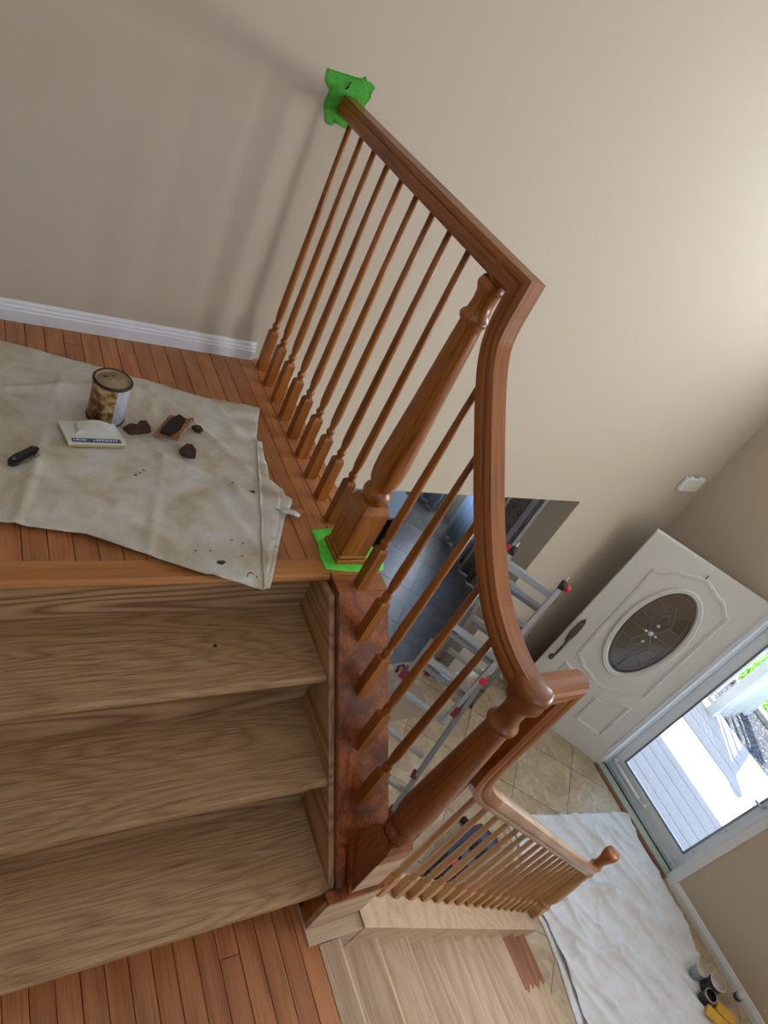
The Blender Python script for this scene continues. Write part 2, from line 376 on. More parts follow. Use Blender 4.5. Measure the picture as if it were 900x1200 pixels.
# baseboards, casing
def base_prof(h, t): return [(0, 0), (t, 0), (t, h * .55), (t * .8, h * .62), (t * .85, h * .7), (t * .5, h * .8), (t * .55, h * .88), (t * .25, h), (0, h)]
bp = base_prof(.072, .016)
struct('baseboard_back', MB().prism([(YW - a, b) for a, b in bp], -3.2, -.02, 'x'), M_white, 'white moulded baseboard along the upper hall wall', 'baseboard')
bp = base_prof(.085, .016)
struct('baseboard_right', MB().prism([(XD - a, -HF + b) for a, b in bp], -3.0, DY0 - .062, 'y'), M_white, 'white moulded baseboard right of the front door', 'baseboard')
mb = MB().prism([(YW - a, -HF + b) for a, b in bp], 2.475, XD, 'x'); mb.box(2.459, YW - .016, -HF, 2.475, YW + .2, -HF + .085)
struct('baseboard_foyer', mb, M_white, 'white baseboard around the corner of the living room opening', 'baseboard')
struct('trim_2', MB().box(2.462, YW + .2, -HF, 2.52, YW + .216, -.6), M_white, 'pale corner trim on the living room side of the opening', 'trim')
mb = MB(); mb.box(XD - .018, DY0 - .062, -HF, XD, DY0, -.58, bev=.003).box(XD - .018, DY1, -HF, XD, DY1 + .062, -.58, bev=.003).box(XD - .018, DY0, -.64, XD, DY1, -.58, bev=.003)
struct('trim_3', mb, M_white, 'white casing around the front door opening', 'trim')
mb = MB(); mb.box(XD - .004, DY0, -HF, XD + .16, DY0 + .018, -.64).box(XD - .004, DY1 - .018, -HF, XD + .16, DY1, -.64).box(XD - .004, DY0, -.66, XD + .16, DY1, -.64)
mb.box(XD + .06, DY1 - .03, -HF, XD + .075, DY1 - .018, -.64).box(XD + .06, DY0 + .018, -HF, XD + .075, DY0 + .03, -.64)
df = struct('door_2', mb, M_vinyl, 'pale jamb of the front door opening', 'door frame')
for z in (-2.5, -2.15, -1.75, -1.3): MB().lathe([(.005, 0), (.005, .003), (.002, .004)], 8, Matrix.Translation((XD + .1, DY1 - .018, z)) @ Matrix.Rotation(PI / 2, 4, 'X')).obj('screw', M_steel, df)
sl = MB().prism([(XD - .01, -HF), (XD + .16, -HF), (XD + .16, -HF + .018), (XD + .05, -HF + .03), (XD + .0, -HF + .02)], DY0 + .018, DY1 - .018, 'y')
o = struct('trim_4', sl, M_sill, 'greenish aluminium door sill', 'sill')
MB().box(XD + .052, DY0 + .018, -HF + .02, XD + .062, DY1 - .018, -HF + .034).obj('gasket', M_black, o)
struct('trim_5', MB().prism([(XD - .034, -HF), (XD - .008, -HF), (XD - .008, -HF + .018), (XD - .03, -HF + .008)], DY0, DY1, 'y'), M_strip, 'brown wooden strip in front of the door sill', 'trim')

# ------------------------------------------------------------------ knee walls under the balustrade
def capz(y): return .0126 + .9056 * (y + .1347) if y < -.15 else 0.0
KX0, KX1 = -.079, .0918
YE = -.794
poly = [(Y0 + .02, -.02), (-.15, -.02), (YE + .002, capz(YE) - .02), (YE + .002, -HF), (Y0 + .02, -HF)]
struct('wall_stair_upper', MB().prism(poly, -.07, .083, 'x'), M_wall, 'knee wall beside the short flight under the stained cap', 'wall')
struct('wall_under_hall', MB().box(-.02, Y0 + .02, -HF, .07, YW, -.25), M_wall, 'wall below the edge of the upper hall', 'wall')

st = thing('upper_staircase', 'short flight of three sanded bare oak treads between hall and landing', 'staircase', (0, 0, 0))
XR = -.100; RB = .047
for i in range(1, 4):
    z = -i * r_; y = Y0 - i * g_
    yb = y + g_ + RB + .01
    pr = [(yb, z - .027), (y + .012, z - .027), (y + .003, z - .021), (y, z - .013), (y + .003, z - .005), (y + .012, z), (yb, z)]
    o = MB().prism([(a - y, b - z) for a, b in pr], -.9, .9, 'x').obj('tread', M_tread, st); o.location = (XR - .9, y, z)
for i in range(4):
    z1 = -i * r_ - .028; z0 = -(i + 1) * r_; y = Y0 - i * g_ + RB + .016
    o = MB().box(-.9, -.016 + 0, z0 - z1, .9, 0.0, 0).obj('riser', M_riser, st); o.location = (XR - .9, y, z1)
# skirt board: between treads and cap
sk = [(Y0 + .068, -.028), (Y0, -.028), (-.15, -.022), (YE, capz(YE) - .022), (YE, ZL), (-.60, ZL), (Y0 + .068, -.40)]
MB().prism(sk, XR, -.083, 'x').obj('skirt_board', M_skirt, st)
MB().prism([(-.085, -.018), (-.15, -.018), (YE - .002, capz(YE) - .02), (YE - .002, capz(YE) - .002), (-.15, .002), (-.085, .002)], -.0832, KX0, 'x').obj('cap_moulding', M_cap, st)
# stained cap on the knee wall: flat bit then slope
mb = MB()
mb.prism([(Y0 + .005, -.022), (-.155, -.022), (-.155, .001), (Y0 + .005, .001)], KX0, KX1, 'x')
mb.obj('cap_return', M_capx, st)
o = MB().prism([(-.156, -.022), (YE, capz(YE) - .024), (YE, capz(YE)), (-.156, .0)], KX0, KX1, 'x').obj('sloping_cap', M_cap, st, 'dark patchy freshly stained cap board')
# raw corner post end and its shoe
MB().box(-.1155, YE - .004, ZL, .0643, YE + .012, -.5727).obj('end_board', M_raw, st, 'bare oak board closing the end of the knee wall')
MB().box(-.12, YE - .006, -.5727, .068, YE + .03, -.558, bev=.003).obj('end_trim', M_cap, st)
MB().box(-.1155, YE + .012, ZL, -.1065, -.74, -.59).obj('side_board', M_capx, st)
mb = MB().box(-.122, -.8443, ZL, .0643, YE - .004, ZL + .006, bev=.002); mb.box(-.122, YE - .004, ZL, -.1158, -.715, ZL + .006)
mb.obj('floor_shoe', M_raw, st, 'weathered bare oak strip around the post foot')

# ------------------------------------------------------------------ lower flight
ls = thing('lower_staircase', 'long flight of bare oak steps descending to the tiled foyer', 'staircase', (0, 0, 0))
YS = -.846
for k_ in range(1, 10):
    z = ZL - k_ * r_; x = -.013 + k_ * g_; xb = x - g_ - .02
    pr = [(xb, z - .027), (x - .010, z - .027), (x - .002, z - .022), (x, z - .016), (x - .0015, z - .010), (x - .006, z - .004), (x - .014, z), (xb, z)]
    mt = M_lows if k_ >= 8 else M_low
    o = MB().prism([(a - x, b - z) for a, b in pr], -2.0, YS, 'y').obj('tread', mt, ls); o.location = (x, 0, z)
    if k_ >= 8: o['label'] = 'bare oak tread with a brown stain test patch'
for k_ in range(10):
    zt = ZL - k_ * r_ - .028; zb = (ZL - (k_ + 1) * r_) if k_ < 9 else -HF; x = -.013 + k_ * g_ - .02
    MB().box(0, -2.0, zb - zt, .016, YS, 0).obj('riser', M_low, ls).location = (x - .016, 0, zt)
MB().box(-.04, -.8442, ZL - .22, .0643, -.80, ZL - .001).obj('corner_board', M_raw, ls)
def lcap(x): return -.689 - .8613 * x
CX0, CX1 = .0643, 2.17; CY0, CY1 = -.846, -.652
MB().prism([(CX0, lcap(CX0) - .03), (CX1, lcap(CX1) - .03), (CX1, lcap(CX1)), (CX0, lcap(CX0))], CY0, CY1, 'y').obj('sloping_cap', M_raw, ls, 'bare oak cap board of the lower flight')
MB().prism([(CX0, ZL - .03), (CX0, lcap(CX0) - .03), (CX1 - .02, lcap(CX1 - .02) - .03), (CX1 - .02, -HF), (CX0 + .0, -HF)], YS + .012, YS, 'y').obj('skirt_board', M_raw, ls)
struct('wall_stair_lower', MB().prism([(CX0, -HF), (CX1 - .03, -HF), (CX1 - .03, lcap(CX1 - .03) - .03), (CX0, lcap(CX0) - .03)], YS + .0125, -.665, 'y'), M_wall, 'knee wall under the bare cap of the lower flight', 'wall')
MB().prism([(-.03, ZL - .03), (2.0, -HF + .1), (2.0, -HF), (-.03, -HF)], -2.06, -2.0, 'y').obj('outer_stringer', M_raw, ls)

# ------------------------------------------------------------------ stair railing: newels, handrail, balusters
rl = thing('stair_railing', 'turned oak stair railing with three newel posts and stained handrail', 'railing', (0, 0, 0))
def sq(mb, hw, z0, z1, ch=.006, top=None, M=None):
    """square shaft with lamb's-tongue shoulders"""
    def ring(h, z): return [(-h, -h, z), (h, -h, z), (h, h, z), (-h, h, z)]
    R_ = [ring(hw, z0), ring(hw, z1), ring(top or hw * .72, z1 + hw * .55)]
    vs = [Vector(p) for r in R_ for p in r]; fs = [(3, 2, 1, 0), (8, 9, 10, 11)]
    for a in range(2):
        for k in range(4): k2 = (k + 1) % 4; fs.append((a * 4 + k, a * 4 + k2, a * 4 + 4 + k2, a * 4 + 4 + k))
    mb.add(vs, fs)
def newel_mesh(H, zb=.20, full=True):
    mb = MB(); sq(mb, .0455, 0, zb, top=.036)
    t = H
    pr = [(.030, zb), (.036, zb + .022), (.030, zb + .030), (.041, zb + .040), (.0445, zb + .052), (.042, zb + .064), (.035, zb + .071), (.0335, zb + .078), (.036, zb + .086), (.0425, zb + .102), (.0465, zb + .13), (.0475, zb + .17),
          (.0435, zb + .26), (.039, zb + .36), (.034, t - .20), (.031, t - .13), (.0305, t - .115), (.037, t - .108), (.040, t - .100), (.037, t - .092), (.030, t - .086), (.027, t - .06), (.029, t - .035), (.034, t - .026), (.037, t - .018), (.034, t - .008), (.030, t)]
    mb.lathe(pr, 24); return mb
nw1 = newel_mesh(.925).obj('newel_post', M_newel, rl); 
def plinth(parent, M_):
    mb = MB(); mb.box(-.0535, -.0535, 0, .0535, .0535, .018, bev=.003)
    mb.prism([(-.0535, -.0535), (.0535, -.0535), (.0535, .0535), (-.0535, .0535)], .0, .001)
    mb.box(-.049, -.049, .018, .049, .049, .030, bev=.004); return mb.obj('plinth', M_, parent)
plinth(nw1, M_newel)
ZN2 = capz(-.747)
nw2 = newel_mesh(.37 - ZN2, .23).obj('newel_post', M_neweld, rl); nw2.location = (0, -.742, ZN2 - .012)
mb = MB(); mb.box(-.0475, -.0465, -.03, .0475, -.0440, .18); mb.obj('bare_face', M_raw, nw2, 'unstained front face of the middle newel')
mb = MB(); 
mb.prism([(-.053, -.03), (.055, .095), (.055, .12), (-.053, -.005)], -.056, .056, 'x', Matrix.Rotation(0, 4, 'Z')).obj('base_moulding', M_cap, nw2)
nw3 = newel_mesh(.86, .26).obj('newel_post', M_balr, rl, 'part-sanded bottom newel post'); nw3.location = (2.195, -.738, -HF + .0)
# handrail profile (side, up), centred
HP_OLD = [(-.021, -.028), (.021, -.028), (.023, -.022), (.029, -.018), (.030, -.010), (.025, -.004), (.025, .000), (.030, .006), (.030, .014), (.026, .021), (.017, .0265), (.008, .0285), (-.008, .0285), (-.017, .0265), (-.026, .021), (-.030, .014), (-.030, .006), (-.025, .000), (-.025, -.004), (-.030, -.010), (-.029, -.018), (-.023, -.022)]
_h = [(a * .89, b * .89) for a, b in [(.024, -.034), (.027, -.028), (.031, -.021), (.031, -.015), (.028, -.011), (.034, -.003), (.0365, .008), (.035, .019), (.028, .028), (.016, .033), (.006, .0345)]]
HP = _h + [(-a, b) for a, b in reversed(_h)]
def smooth_path(pts, n=5):
    P = [Vector(p) for p in pts]; out = []
    for i in range(len(P) - 1):
        p0 = P[max(0, i - 1)]; p1 = P[i]; p2 = P[i + 1]; p3 = P[min(len(P) - 1, i + 2)]
        for k in range(n):
            t = k / n; out.append(.5 * ((2 * p1) + (p2 - p0) * t + (2 * p0 - 5 * p1 + 4 * p2 - p3) * t * t + (3 * p1 - p0 - 3 * p2 + p3) * t ** 3))
    out.append(P[-1]); return out
ZR = .957
p1 = [(0, YW - .004, ZR), (0, -.099, ZR)]
cur = smooth_path([(0, -.100, .90), (0, -.103, .865), (0, -.111, .828), (0, -.127, .796), (0, -.152, .762), (0, -.203, .707), (0, -.287, .624), (0, -.373, .543), (0, -.45, .479), (0, -.53, .425), (0, -.60, .395), (0, -.67, .378), (0, -.742, .374)], 3)
MB().sweep(p1 + cur, HP, side=(1, 0, 0)).obj('handrail', M_rail, rl)
# fitting caps over the newels
def capm(mb, c, r=.044, h=.057):
    r *= 1.06
    mb.lathe([(r * .55, -.050), (r * .62, -.044), (r * .60, -.038), (r * .80, -.032), (r * .95, -.026), (r * .97, -.018), (r * .90, -.012), (r * .96, -.002), (r, .008), (r * .98, .017), (r * .90, .024), (r * .75, .0285), (r * .4, .031), (.001, .0315)], 28, Matrix.Translation(c), cap=False)
for c_, r0 in (((0, -.012, ZR), .0285), ((0, -.742, .374), .044)):
    mb = MB(); capm(mb, c_, r0); mb.obj('newel_cap', M_rail, rl)
y3 = -.742
low = smooth_path([(.121, y3, .12), (.123, y3, .03), (.130, y3, -.025), (.147, y3, -.068), (.172, y3, -.105), (.21, y3, -.148), (.28, y3, -.214)], 4)
MB().sweep([(0, y3, .374), (.119, y3, .374)] + low, HP, side=(0, -1, 0)).obj('gooseneck', M_rail, rl)
LZ = lambda x: -.214 - .893 * (x - .28)
MB().sweep([(.28, y3, LZ(.28)), (2.12, y3, LZ(2.12)), (2.2, y3, LZ(2.12) - .03)], HP, side=(0, -1, 0)).obj('lower_handrail', M_railraw, rl, 'bare oak handrail of the lower flight')
mb = MB(); tN = LZ(2.12) + .015
mb.lathe([(.03, tN - .06), (.027, tN - .02), (.026, tN + .02), (.030, tN + .05), (.037, tN + .08), (.043, tN + .11), (.0445, tN + .13), (.041, tN + .145), (.030, tN + .152), (.001, tN + .154)], 24, Matrix.Translation((2.195, -.738, 0)), cap=False)
mb.obj('newel_finial', M_newel, rl, 'reddish rounded top of the bottom newel')
bc = {}
def baluster_mesh(L, foot, mat, tap=.0085):
    key = (round(L, 3), foot, mat.name)
    if key not in bc:
        mb = MB(); sq(mb, .0162, 0, foot, top=.011)
        z = foot
        mb.lathe([(.0105, z), (.0125, z + .012), (.0095, z + .017), (.0135, z + .024), (.0145, z + .03), (.0125, z + .036), (.0095, z + .040), (.0100, z + .046), (.0135, z + .07), (.0142, z + .10), (.0135, z + .16), (tap + .0025, z + (L - z) * .6), (tap, L)], 12)
        me = mb.mesh('baluster'); me.materials.append(mat); bc[key] = me
    return bc[key]
for k in range(1, 10):
    o = part('baluster', baluster_mesh(ZR - .02, .165, M_bal), None, rl); o.location = (0, .1367 + (9 - k) * .1041, 0)
def rail_z(y):
    P = [v for v in cur]
    for a, b in zip(P[:-1], P[1:]):
        if b.y <= y <= a.y: return a.z + (b.z - a.z) * (y - a.y) / (b.y - a.y) if abs(a.y - b.y) > 1e-6 else a.z
    return .8
for k in range(5):
    y = -.1347 - k * .1144; z = min(0, .0126 - k * .1144 * .9056)
    L = rail_z(y) - .012 - z
    o = part('baluster', baluster_mesh(L + .02, .175, M_bal), None, rl); o.location = (0.0, y, z - .02)
for k in range(-1, 16):
    x = .2257 + k * .1187; z = lcap(x) - .022; L = (LZ(x) if x > .2 else -.05) - .02 - z
    o = part('baluster', baluster_mesh(L, .16, M_balr if k >= 0 else M_bal), None, rl); o.location = (x, -.7354, z)
    if k >= 0: o['label'] = 'bare unstained baluster'

# rosette on the wall + green masking tape
def sheet(poly, f, t=.0006, sub=None):
    """thin slab from an outline; f(x,y)->3-D point, displaced grid inside"""
    pts = [Vector(p) for p in poly]; n0 = len(pts); out = []
    step = sub or .02
    edges = []
    bd = []
    for i in range(n0):
        A, B = pts[i], pts[(i + 1) % n0]; m_ = max(1, int((B - A).length / step))
        for j in range(m_): bd.append(A + (B - A) * j / m_)
    nb = len(bd); edges = [(i, (i + 1) % nb) for i in range(nb)]
    def inside(p):
        c = False; j = nb - 1
        for i in range(nb):
            if (bd[i].y > p.y) != (bd[j].y > p.y) and p.x < (bd[j].x - bd[i].x) * (p.y - bd[i].y) / (bd[j].y - bd[i].y) + bd[i].x: c = not c
            j = i
        return c
    xs = [p.x for p in bd]; ys = [p.y for p in bd]; inner = []
    yy = min(ys) + step / 2; r = 0
    while yy < max(ys):
        xx = min(xs) + (step / 2 if r % 2 else step * .9)
        while xx < max(xs):
            p = Vector((xx, yy))
            if inside(p) and min((p - b).length_squared for b in bd) > (step * .45) ** 2: inner.append(p)
            xx += step
        yy += step * .87; r += 1
    V, E, F, *_ = delaunay_2d_cdt(bd + inner, edges, [], 1, 1e-6)
    top = [Vector(f(v.x, v.y)) for v in V]; n = len(V)
    cnt = {}
    for fc in F:
        for a, b in zip(fc, list(fc[1:]) + [fc[0]]): cnt[(a, b)] = cnt.get((a, b), 0) + 1
    dn = [p - Vector((0, 0, t)) if abs(t) else p for p in top]
    fs = [list(fc) for fc in F] + [[n + i for i in reversed(fc)] for fc in F]
    for (a, b) in cnt:
        if (b, a) not in cnt: fs.append([b, a, n + a, n + b])
    mb = MB(); mb.add(top + dn, fs, True); return mb
tp = [(-.102, 1.037), (-.089, 1.036), (.015, 1.047), (.024, 1.058), (.034, 1.046), (.047, 1.049), (.069, 1.039), (.062, 1.025), (.067, 1.005), (.058, .985), (.050, .955), (.033, .905), (.02, .897), (-.021, .902), (-.030, .890), (-.052, .894), (-.066, .918), (-.078, .942), (-.074, .984), (-.098, 1.004)]
mb = sheet(tp, lambda x, z: (x, YW - .0008 - .0012 * (1 + noise.noise(Vector((x * 60, z * 60, 2)))), z), 0, .012)
mt = mb.obj('masking_tape', M_tape); tag(mt, 'torn green masking tape on the wall around the rail end', 'tape')
MB().tube([(-.028, YW - .006, 1.004), (-.020, YW - .008, 1.012), (-.022, YW - .008, 1.020), (-.016, YW - .006, 1.027)], .0025, 6).obj('stain_run', plain('dark_stain', srgb(40, 20, 12), .3), mt)
tp = [(-.088, .088), (-.001, .10), (.05, .09), (.10, .06), (.115, -.01), (.128, -.035), (.107, -.078), (-.01, -.083), (-.092, -.072), (-.094, -.02), (-.082, .03)]
mb = sheet(tp, lambda x, y: (x, y, .0022 + .0012 * noise.noise(Vector((x * 50, y * 50, 5)))), .001, .014)
tag(mb.obj('masking_tape', M_tape), 'green masking tape on the floor around the upper newel base', 'tape')

# ------------------------------------------------------------------ front door (open) and storm door
HX, HY, HZ = 3.6417, .0868, -2.7234 + .018; DIR = Vector((-.61477, .78871, 0))
MD = Matrix(((DIR.x, 0, -.78871, HX), (DIR.y, 0, -.61477, HY), (0, 1, 0, HZ), (0, 0, 0, 1)))   # local: u across, v up, w towards the stairs
W_, H_ = .91, 2.03
door = thing('door_1', 'white front door standing open with an oval leaded glass', 'door', (HX, HY, HZ)); door['kind'] = 'structure'
MDI = Matrix.Translation((-HX, -HY, -HZ)) @ MD
oc = (.445, 1.32); oa, ob = .205, .455; NS = 64
def ell(k, a, b): t = 2 * PI * k / NS; return (oc[0] + a * math.cos(t), oc[1] + b * math.sin(t))
def rect_pt(k):
    t = 2 * PI * k / NS; dx, dy = math.cos(t) * oa, math.sin(t) * ob
    s = min([((W_ if dx > 0 else 0) - oc[0]) / dx if abs(dx) > 1e-9 else 1e9, ((H_ if dy > 0 else 0) - oc[1]) / dy if abs(dy) > 1e-9 else 1e9]); return (oc[0] + dx * s, oc[1] + dy * s)
vs = []; fs = []
rp = [list(rect_pt(k)) for k in range(NS)]
for cx_, cy_ in ((0, 0), (W_, 0), (W_, H_), (0, H_)):
    i = min(range(NS), key=lambda k: (rp[k][0] - cx_) ** 2 + (rp[k][1] - cy_) ** 2); rp[i] = [cx_, cy_]
for w_ in (0, -.044):
    vs += [Vector((*ell(k, oa, ob), w_)) for k in range(NS)] + [Vector((*rp[k], w_)) for k in range(NS)]
for k in range(NS):
    k2 = (k + 1) % NS
    fs += [(k, k2, NS + k2, NS + k), (2 * NS + k, 3 * NS + k, 3 * NS + k2, 2 * NS + k2), (k, 2 * NS + k, 2 * NS + k2, k2), (NS + k, NS + k2, 3 * NS + k2, 3 * NS + k)]
MB().add([MDI @ v for v in vs], fs).obj('leaf', M_door, door)
nrm = (MDI.to_3x3() @ Vector((0, 0, 1)))
def dsweep(pts, prof, closed=True): return MB().sweep([MDI @ Vector((a, b, 0)) for a, b in pts], prof, up=nrm, closed=closed, smooth=False)
mp = [(-.017, -.001), (-.012, .006), (-.005, .009), (.001, .004), (.006, .008), (.012, .005), (.016, -.001)]
def arc(p, q, bulge, n=8):
    out = []; P, Q = Vector(p), Vector(q); d = Q - P; nn = Vector((-d.y, d.x))
    for i in range(n): t = i / n; out.append(tuple(P + d * t + nn * bulge * math.sin(PI * t)))
    return out
def sc(t): return .5 - .5 * math.cos(PI * t)
mpts = []
# bottom edge hinge->free: corner, S-curve down to the arch and back; then free side up; top mirrored
def scurve(u0, v0, u1, v1, n=8): return [(u0 + (u1 - u0) * i / n, v0 + (v1 - v0) * sc(i / n)) for i in range(n)]
bot = scurve(.148, .818, .30, .728) + scurve(.30, .728, .445, .672, 5) + scurve(.445, .672, .59, .728, 5)[0:] + scurve(.59, .728, .742, .818)
top_ = scurve(.742, 1.77, .59, 1.87) + scurve(.59, 1.87, .445, 1.925, 5) + scurve(.445, 1.925, .30, 1.87, 5) + scurve(.30, 1.87, .148, 1.77)
dsweep(bot + top_, mp).obj('panel_moulding', M_door, door)
for s_ in (0, 1):
    f_ = (lambda u: u) if not s_ else (lambda u: .89 - u)
    pts = [(.155, .265), (.378, .265), (.373, .545)] + [(.373 - .218 * i / 8, .545 + .115 * sc(i / 8)) for i in range(1, 9)]
    dsweep([(f_(a), b) for a, b in (pts if not s_ else pts[::-1])], mp).obj('panel_moulding', M_door, door)
dsweep([ell(k, oa + .01, ob + .01) for k in range(NS)], [(-.022, -.001), (-.02, .012), (-.010, .018), (.0, .014), (.006, .017), (.014, .012), (.022, -.001)]).obj('oval_frame', M_door, door)
k = N('bevelled_glass'); t_ = k.n('ShaderNodeBsdfTransparent'); t_.inputs[0].default_value = (.72, .73, .74, 1); gl = k.n('ShaderNodeBsdfGlossy'); gl.inputs['Roughness'].default_value = .08; mx = k.n('ShaderNodeMixShader'); mx.inputs[0].default_value = .13
k.l(t_.outputs[0], mx.inputs[1]); k.l(gl.outputs[0], mx.inputs[2]); k.l(mx.outputs[0], k.t.nodes['Material Output'].inputs[0]); M_glass = k.m
k = N('clear_glass'); t_ = k.n('ShaderNodeBsdfTransparent'); t_.inputs[0].default_value = (.95, .97, .98, 1); gl = k.n('ShaderNodeBsdfGlossy'); gl.inputs['Roughness'].default_value = .02; mx = k.n('ShaderNodeMixShader'); mx.inputs[0].default_value = .05
k.l(t_.outputs[0], mx.inputs[1]); k.l(gl.outputs[0], mx.inputs[2]); k.l(mx.outputs[0], k.t.nodes['Material Output'].inputs[0]); M_clear = k.m
gp = MB().prism([ell(k_, oa, ob) for k_ in range(NS)], -.020, -.014, 'z', MDI).obj('pane', M_glass, door)
def came(pts, r=.0035, closed=False): return [MDI @ Vector((oc[0] + a, oc[1] + b, -.013)) for a, b in pts]
cm = MB(); cb = MB()
cm.tube(came([(.165 * math.cos(2 * PI * i / 40), .405 * math.sin(2 * PI * i / 40)) for i in range(40)]), .003, 6, True)
for sx in (1, -1):
    for sy in (1, -1):
        cm.tube(came([(0, .0), (sx * .05, sy * .07), (sx * .075, sy * .14), (sx * .045, sy * .21), (0, sy * .29), (0, sy * .44)]), .0035, 6)
        cm.tube(came([(0, sy * .10), (sx * .03, sy * .16), (0, sy * .22)]), .0025, 6)
        cm.tube(came([(sx * .165 * .97, sy * .12), (sx * .07, sy * .12)]), .0025, 6)
        cm.tube(came([(sx * .12, sy * .28), (sx * .03, sy * .23)]), .0025, 6)
    cm.tube(came([(sx * .203, 0), (sx * .06, 0), (0, .03)]), .003, 6)
for (a, b), r in (((0, 0), .022), ((0, .09), .014), ((0, -.09), .014), ((.04, 0), .014), ((-.04, 0), .014)):
    cb.lathe([(r, 0), (r * .8, .006), (r * .35, .010), (.001, .011)], 8, MDI @ Matrix.Translation((oc[0] + a, oc[1] + b, -.014)), cap=False)
cm.obj('caming', plain('lead_came', srgb(150, 150, 150), .3, .7), door); cb.obj('bevel_jewel', plain('jewel', srgb(215, 215, 215), .1, .3), door)
# handle set
mb = MB(); hp = [(.857 + .026 * math.cos(2 * PI * i / 28), .968 + .14 * math.sin(2 * PI * i / 28)) for i in range(28)]
mb.prism(hp, 0, .010, 'z', MDI); mb.lathe([(.016, .01), (.016, .018), (.01, .02)], 14, MDI @ Matrix.Translation((.857, 1.055, 0)))
mb.tube([MDI @ Vector(p) for p in ((.857, .90, .01), (.857, .885, .045), (.857, .84, .055), (.857, .77, .05), (.857, .70, .052), (.857, .655, .035), (.857, .632, .008))], [.009, .010, .011, .012, .010, .009, .010], 10)
mb.lathe([(.022, 0), (.022, .006), (.014, .010)], 14, MDI @ Matrix.Translation((.857, .632, 0)) @ Matrix.Diagonal((1, 1.5, 1, 1)))
mb.obj('handle_set', M_steel, door)
MB().tube([MDI @ Vector(p) for p in ((.46, 1.965, .0), (.46, 1.962, .012), (.46, 1.945, .014), (.46, 1.938, .006))], .004, 6).obj('wreath_hook', M_steel, door)
MB().box(0, -.014, -.04, W_, 0, -.004, MDI).obj('door_sweep', M_black, door)
MB().box(-.006, 0, -.046, 0.002, H_, -.040, MDI).obj('weather_strip', M_black, door)
for z in (.2, 1.0, 1.83): MB().box(-.004, z, -.05, .03, z + .09, -.044, MDI).obj('hinge', M_steel, door)
# storm door in the opening
XS = XD + .125
sd = thing('storm_door', 'white storm door with full clear glass in the entrance', 'door', (XS, -.38, -HF)); sd['kind'] = 'structure'; sd.name = 'door_3'
def rel(mb, par):  # shift into the parent's frame
    L = par.location; mb.v = [(a - L[0], b - L[1], c - L[2]) for a, b, c in mb.v]; return mb
mb = MB(); a0, a1 = DY0 + .02, DY1 - .02
mb.box(XS, a0, -HF + .03, XS + .03, a1, -2.535, bev=.003); mb.box(XS, a0, -2.535, XS + .03, -.765, -.68, bev=.003); mb.box(XS, -.022, -2.535, XS + .03, a1, -.68, bev=.003); mb.box(XS, -.765, -.76, XS + .03, -.022, -.68, bev=.003)
rel(mb, sd).obj('frame', M_vinyl, sd)
mb = MB(); mb.box(XS - .004, -.765, -2.545, XS, -.022, -2.528).box(XS - .004, -.775, -2.545, XS, -.758, -.75).box(XS - .004, -.03, -2.545, XS, -.014, -.75)
rel(mb, sd).obj('glazing_bead', M_alud, sd)
rel(MB().box(XS + .012, -.765, -2.535, XS + .016, -.022, -.76), sd).obj('pane', M_clear, sd)
mb = MB(); mb.tube([(XS - .035, .02, -2.60), (XS - .035, -.30, -2.60)], .016, 12); mb.tube([(XS - .035, -.30, -2.60), (XS - .035, -.36, -2.60)], .005, 8); mb.box(XS - .045, .015, -2.615, XS, .04, -2.585); mb.box(XS - .042, -.375, -2.61, XS, -.355, -2.59)
rel(mb, sd).obj('closer', M_white, sd)
mb = MB(); mb.tube([(XS, -.80, -1.72), (XS - .04, -.80, -1.72), (XS - .045, -.74, -1.72)], .009, 8); rel(mb, sd).obj('handle', M_alu, sd)
for z in (-2.45, -2.1, -1.75, -1.4): rel(MB().lathe([(.005, 0), (.004, .004)], 8, Matrix.Translation((XS, -.795, z)) @ Matrix.Rotation(-PI / 2, 4, 'Y')), sd).obj('screw', M_steel, sd)

# upper window on the right wall, added rear window for the fill, living window (daylight sources)
def window(name, axis, pos, a0, a1, z0, z1, label):
    mb = MB(); t = .05
    def B(p, q, zz, zt):
        if axis == 'x': mb.box(pos, p, zz, pos + .05, q, zt)
        else: mb.box(p, pos, zz, q, pos + .05, zt)
    B(a0, a0 + t, z0, z1); B(a1 - t, a1, z0, z1); B(a0 + t, a1 - t, z0, z0 + t); B(a0 + t, a1 - t, z1 - t, z1)
    return struct(name, mb, M_white, label, 'window')
window('window_1', 'x', XD + .01, -2.35, -1.4, -.25, 1.2, 'stair window high on the foyer wall, out of view')
window('added_window', 'y', -3.08, -.9, .5, .8, 2.1, 'unseen window frame added behind the camera for the fill light')
window('window_4', 'x', XD + .01, -.45, .65, 1.1, 2.0, 'high window above the front door, out of view')
window('window_3', 'x', XD + .01, 1.8, 3.6, -2.1, -.6, 'living room window behind the sheer curtains')

